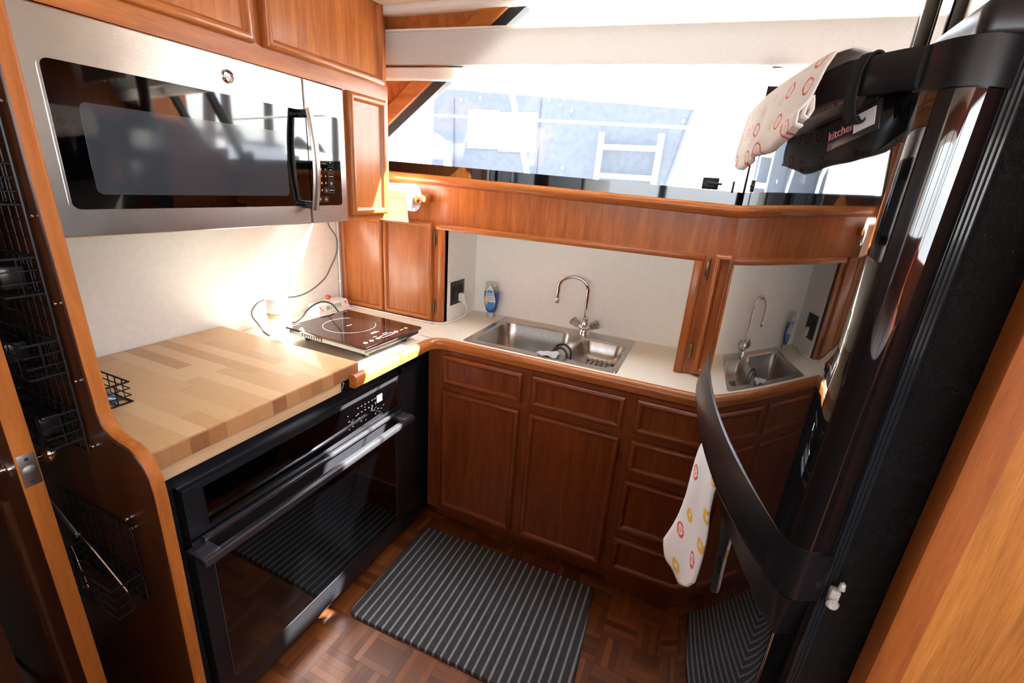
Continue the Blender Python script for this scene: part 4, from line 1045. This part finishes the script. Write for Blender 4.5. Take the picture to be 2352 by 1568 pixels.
tag(tw, 'white towel printed with red rings folded over the top fridge handle', 'towel')
mb = MB()
for i in range(2):
    mb.surf(lambda u, v: (lambda y, a: hang(y, .024+.011*math.cos(a)+.002*math.sin(u*6))+Vector((0,0,1.651+(.0215 if math.sin(a) > 0 else .040)*math.sin(a))))(-1.390-.016*u, PI+2*PI*v), 8, 36)
    break
ps = thing('pot_holder', 'black quilted pot holder with a lettered tag hanging beside the ring-print towel', 'pot holder', (1.74,-1.36,1.60))
mb.build('strap', plain('black_quilted_cloth', (.010,.011,.010), .9, var=.5, vs=200), ps, solid=.002, smooth=70)
pa, pb_ = Vector((1.732,-1.365,1.601)), Vector((1.760,-1.425,1.618)); mid = (pa+pb_)/2; ax = (pb_-pa)/2
tocam = Vector((1.64,-2.004,1.53))-mid; tocam = Vector((-.35,-.93,0)).normalized(); upv = Vector((0,0,1))
nn = ax.cross(upv).normalized(); upv = nn.cross(ax).normalized()
if nn.dot(tocam) < 0: nn = -nn; 
pl = MB().obox(mid, ax, upv*.0145, nn*.0015, .0008).build('tag', BLACKS, ps)
MB().obox(mid+ax*.48+nn*.0018, ax*.38, upv*.0085, nn*.0004).build('tag_window', WHITEP, pl)
rt = ax.normalized(); up2 = upv if rt.cross(upv).dot(nn) > 0 else -upv
text('lettering', 'kitchen', .0125, mid-ax*.42+nn*.0018, rt, upv, plain('pink_print', (.75,.32,.32), .6), pl)
# lower towel
CL = [[(1.716,-1.085,1.050),(1.704,-1.085,1.066),(1.694,-1.086,1.050),(1.690,-1.087,1.000),(1.688,-1.087,.925),(1.680,-1.086,.860),(1.664,-1.084,.799)],
      [(1.724,-1.130,1.050),(1.712,-1.130,1.068),(1.700,-1.132,1.050),(1.698,-1.132,.989),(1.700,-1.131,.912),(1.694,-1.128,.835),(1.684,-1.125,.772)],
      [(1.735,-1.175,1.050),(1.723,-1.175,1.068),(1.712,-1.177,1.050),(1.712,-1.178,.990),(1.716,-1.178,.920),(1.716,-1.178,.845),(1.712,-1.177,.775)],
      [(1.748,-1.212,1.050),(1.736,-1.212,1.068),(1.724,-1.214,1.050),(1.724,-1.215,.995),(1.730,-1.216,.942),(1.732,-1.217,.884),(1.730,-1.218,.828)]]
def cat(P, t):
    k = t*(len(P)-1); i = min(int(k), len(P)-2); f = k-i; p0 = P[max(i-1,0)]; p1 = P[i]; p2 = P[i+1]; p3 = P[min(i+2,len(P)-1)]
    return .5*((2*p1)+(-p0+p2)*f+(2*p0-5*p1+4*p2-p3)*f*f+(-p0+3*p1-3*p2+p3)*f**3)
CLV = [[Vector(p) for p in c] for c in CL]
def tfn(u, v):
    p = cat([cat(c, v) for c in CLV], u); return p+Vector((-.004*math.sin(u*9)*v, 0, .003*math.sin(u*20)*v))
mb = MB(); mb.surf(tfn, 24, 40)
tag(mb.build('tea_towel', TOWB, loc=(1.71,-1.15,.77), uv=lambda p: (-p.y*3.2+.3, p.z*3.2+(p.x*1.5)), smooth=70, solid=.006), 'white towel with red and yellow flower print hanging from the lower fridge door', 'towel')

# ================================================================== AT THE RIGHT END OF THE WINDOW
for x0, x1, lab in ((1.942,1.976,'left one of two glossy black posts above the fridge'),(1.991,2.025,'right one of two glossy black posts above the fridge')):
    mb = MB(); xm = (x0+x1)/2; mb.lathe([((x1-x0)/2,0),((x1-x0)/2,.10)], (xm,-.615,1.86), seg=20); mb.f.clear(); mb.v.clear(); mb.m.clear()
    mb.tube([(xm,-.62,1.715),(xm,-.62,2.058)], (x1-x0)/2, seg=24)
    mb.box(x0-.004, x1+.004, -.645, -.595, 1.700, 1.718, .002)
    tag(mb.build('post', BLACKP, loc=(xm,-.62,1.70)), lab, 'post')
sb = MB().box(1.88, 2.60, -.70, -.50, 1.682, 1.700, .002); tag(sb.build('shelf_board', BLACKS, loc=(2.2,-.6,1.682)), 'narrow black ledge behind the fridge top carrying the two posts', 'ledge')
mb = MB(); mb.surf(lambda u, v: (2.06+.50*u, -.66+.014*math.sin(u*40), 2.05-.19*v), 60, 6)
tag(mb.build('curtain', plain('cream_curtain_cloth', lin(232,222,205), .9), loc=(2.3,-.66,1.86), solid=.003, smooth=70), 'cream pleated curtain valance beyond the fridge at the right edge', 'curtain')

# ================================================================== OUTSIDE
def out(name, mb, mat, label, cat, loc, **k): return tag(mb.build(name, mat, loc=loc, **k), label, cat)
ws = MB().box(-30, 40, .9, 60, -.6, -.5); struct(ws.build('ground_water', plain('pale_dock_ground', (.13,.13,.13), .5, var=.2, vs=.6)))
hull = thing('canvas_enclosure', 'blue-grey panelled canvas side of the boat moored outside', 'boat canvas', (-.2, 3.1, 0))
GREYW = plain('blue_grey_canvas', (.060,.067,.080), .8, var=.12, vs=3)
mb = MB(); mb.prism([(-1.72,.4),(.86,.4),(1.225,2.30),(-1.55,2.50),(-1.66,2.46)], XZ, 3.06, 3.12); mb.build('panel', GREYW, hull)
for (a, b) in ((-1.36,-1.40),(-.30,-.34)): 
    mb = MB(); mb.prism([(a,.4),(a+.012,.4),(b+.012,2.4),(b,2.4)], XZ, 3.045, 3.065); mb.build('seam', plain('seam_dark', (.05,.06,.09), .7) if b == -1.40 else bpy.data.materials['seam_dark'], hull)
mb = MB(); mb.prism([(1.20,2.28),(1.225,2.30),(.87,.4),(.845,.4)], XZ, 3.04, 3.07); mb.build('edge_piping', bpy.data.materials['seam_dark'], hull)
for (x, z) in ((-1.05,2.40),(-.10,2.33),(.02,2.28),(-.24,2.38),(-.02,1.72),(1.14,2.2),(-1.30,2.38)):
    MB().lathe([(0,0),(.018,.002),(.018,.008),(0,.010)], (x,3.058,z), axis=1, dirn=-1, seg=12).build('snap', WHITE, hull)
pg = thing('paper_sheet', 'left one of two white papers stuck outside on the blue-grey canvas', 'paper', (-1.0,3.05,1.9))
MB().box(-1.20,-.80,3.048,3.054,1.88,2.28).build('sheet', PAPER, pg)
pg = thing('paper_sheet', 'right one of two papers outside, with faint map lines', 'paper', (-.56,3.05,1.9))
MB().box(-.795,-.345,3.048,3.054,1.86,2.26).build('sheet', PAPER, pg)
MAPB = plain('map_blue', (.12,.20,.35), .8)
for k in range(12):
    cx, cz = -.76+random.random()*.38, 1.92+random.random()*.28
    MB().tube([(cx+.03*math.cos(a)*(1+.4*math.sin(3*a+k)), 3.047, cz+.022*math.sin(a)*(1+.3*math.cos(2*a+k))) for a in [2*PI*i/16 for i in range(16)]], .0022, seg=4, closed=True).build('map_line', MAPB, pg)
ld = thing('boat_ladder', 'white tubular ladder standing outside against the blue-grey canvas', 'ladder', (.68,2.95,1.1))
for x in (.40, .98): MB().tube([(x-.012,2.92,1.0),(x+.002,2.92,1.95),(x,2.92,2.07)], .030, seg=12).build('rail', WHITE, ld)
for z in (1.22,1.42,1.66,1.93): 
    mb = MB(); mb.box(.40,.97,2.90,2.94,z-.018,z+.03,.006); mb.build('rung', WHITE, ld)
out('white_pole', MB().tube([(-.62,2.7,2.70),(-.40,2.7,2.05),(-.13,2.7,1.1)], .030, seg=12), WHITE, 'white slanted pole crossing outside in front of the papers', 'pole', (-.13,2.7,1.1))
pv = thing('vent_pipe', 'white pipe stub with an orange mouth outside the window at left', 'pipe', (-1.42,2.8,1.6))
MB().tube([(-1.30,2.85,1.2),(-1.34,2.85,1.80),(-1.40,2.82,1.92),(-1.46,2.78,1.955)], [.045,.045,.048,.050], seg=18).build('pipe', WHITE, pv)
MB().tube([(-1.46,2.78,1.955),(-1.472,2.773,1.960)], [.047,.046], seg=18).build('mouth', plain('orange_mouth', (.85,.38,.08), .6), pv)
out('fender_ball', MB().lathe([(0,-.05),(.035,-.036),(.05,0),(.035,.036),(0,.05)], (1.745,1.6,1.97), seg=20), plain('tan_ball', (.55,.30,.14), .6), 'small tan ball hanging outside near the window post', 'float', (1.745,1.6,1.92))
out('white_boat', MB().box(-5.2,-2.3,4.5,4.9,-.4,2.0,.05), plain('boat_white', (.8,.82,.84), .4), 'white hull shape beyond the canvas, washed out by light', 'boat', (-3.7,4.7,-.4))
# bare trees seen only mirrored in the microwave door
TR = plain('bare_bark', (.10,.08,.065), .9)
def tree(x, y, h, seed, label):
    rnd = random.Random(seed); mb = MB()
    def br(p, d, L, r, dep):
        pts = [p]; q = p.copy(); dd = d.copy()
        for k in range(4):
            dd = (dd+Vector((rnd.uniform(-.18,.18), rnd.uniform(-.18,.18), rnd.uniform(-.05,.12)))).normalized(); q = q+dd*L/4; pts.append(q.copy())
        mb.tube(pts, [r*(1-.13*k) for k in range(5)], seg=6 if dep < 2 else 4)
        if dep < 4:
            for k in range(3 if dep < 3 else 2):
                a = rnd.uniform(0, 2*PI); side = Vector((math.cos(a), math.sin(a), .35)).normalized()
                br(pts[2+k % 3], (dd*.7+side*.75).normalized(), L*rnd.uniform(.55,.75), r*.5, dep+1)
    br(Vector((x,y,.5+2.05*(x-5.5)/17.5)), Vector((rnd.uniform(-.06,.06),0,1)), h*.5, h*.022, 0)
    tag(mb.build('bare_tree', TR, loc=(x,y,.55+2.05*(x-5.5)/17.5)), label, 'tree', 'bare trees mirrored in the microwave door')
for i, (x, y, h) in enumerate(((9.5,4.6,8.5),(12.5,9.5,10.5),(8.2,8.8,8.),(14.5,5.8,9.5),(11,13,11.),(16.5,10.5,12.))):
    tree(x, y, h, 11+i, 'leafless tree standing outside, seen mirrored in the microwave door')
hg = MB()
hg.surf(lambda u, v: (24+2*v, -4+34*u, -.5+(3.5+.4*math.sin(u*23)+.3*math.sin(u*61))*v), 120, 4)
tag(hg.build('far_bank', plain('far_bank_brown', (.14,.12,.09), .9, var=.3, vs=.8), loc=(24,10,-.5)), 'low brown wooded bank far outside, seen mirrored in the microwave', 'bank')

sg = MB(); sg.surf(lambda u, v: (5.5+17.5*u, -6+38*v, .55+2.05*u+.05*math.sin(u*31)*math.sin(v*47)+.03*math.sin(u*90+v*70)), 60, 60)
tag(sg.build('pale_shore', plain('pale_gravel', (.55,.55,.56), .9, var=.35, vs=1.5), loc=(12,10,.55)), 'pale sunlit gravel shore outside, seen mirrored in the microwave', 'shore')
for (x, y, w, c) in ((10.5,7.2,1.6,(.75,.76,.78)),(13.,9.4,1.7,(.06,.07,.09))):
    car = MB(); zb_ = .55+2.05*(x-5.5)/17.5
    car.box(x-.7,x+.7,y-w,y+w,zb_+.12,zb_+.50,.08); car.box(x-.6,x+.6,y-w*.55,y+w*.5,zb_+.48,zb_+.82,.12)
    tag(car.build('parked_car', plain('car_paint_%d' % int(x), c, .3, coat=.6), loc=(x,y,zb_)), 'white car parked on the shore, mirrored in the microwave' if c[0] > .5 else 'dark car parked on the shore, mirrored in the microwave', 'car')
SKY_S, SUN_S, SUN_D, EXPO = .85, 55., (-1.5, -1., -2.), 1.0
# ================================================================== LIGHT, WORLD, CAMERA
w = bpy.data.worlds.new('World'); SC.world = w; w.use_nodes = True; t = w.node_tree; t.nodes.clear()
o = node(t, 'OutputWorld'); b = node(t, 'Background'); sk = node(t, 'TexSky', sky_type='NISHITA')
sk.sun_disc = False; sk.sun_elevation = math.radians(46); sk.sun_rotation = math.radians(56); sk.altitude = 0; sk.air_density = 1.; sk.dust_density = 2.5; sk.ozone_density = 1.
mixw = node(t, 'Mix', data_type='RGBA'); mixw.inputs[0].default_value = .55; mixw.inputs[7].default_value = (9.,9.6,10.2,1)
t.links.new(sk.outputs[0], mixw.inputs[6]); t.links.new(mixw.outputs[2], b.inputs[0]); b.inputs[1].default_value = SKY_S
t.links.new(b.outputs[0], o.inputs[0])
sun = bpy.data.lights.new('sun', 'SUN'); sun.energy = SUN_S; sun.angle = math.radians(.8); sun.color = (1., .95, .87)
so = bpy.data.objects.new('sun', sun); COL.objects.link(so)
so.rotation_euler = Vector(SUN_D).to_track_quat('-Z', 'Y').to_euler(); so.location = (6, 4, 9)
cam = bpy.data.cameras.new('camera'); co = bpy.data.objects.new('camera', cam); COL.objects.link(co); SC.camera = co
cam.sensor_width = 36; cam.sensor_fit = 'HORIZONTAL'; cam.lens = 1053.7029/2352*36; cam.clip_start = .02; cam.clip_end = 200
a_, b_, c_ = [math.radians(v) for v in (22.5501, -19.0013, 4.1322)]
fw = Vector((-math.sin(a_)*math.cos(b_), math.cos(a_)*math.cos(b_), math.sin(b_)))
r_ = Vector((math.cos(a_), math.sin(a_), 0)); u_ = r_.cross(fw)
r2 = r_*math.cos(c_)+u_*math.sin(c_); u2 = -r_*math.sin(c_)+u_*math.cos(c_)
M = Matrix((r2, u2, -fw)).transposed().to_4x4(); M.translation = Vector((1.6400, -2.0038, 1.5315)); co.matrix_world = M
SC.view_settings.view_transform = 'Standard'; SC.view_settings.look = 'None'; SC.view_settings.gamma = 1; SC.view_settings.use_curve_mapping = False
SC.view_settings.exposure = EXPO
SC.cycles.max_bounces = 10; SC.cycles.diffuse_bounces = 5; SC.cycles.glossy_bounces = 5; SC.cycles.transparent_max_bounces = 12
SC.cycles.sample_clamp_indirect = 8; SC.cycles.use_denoising = True
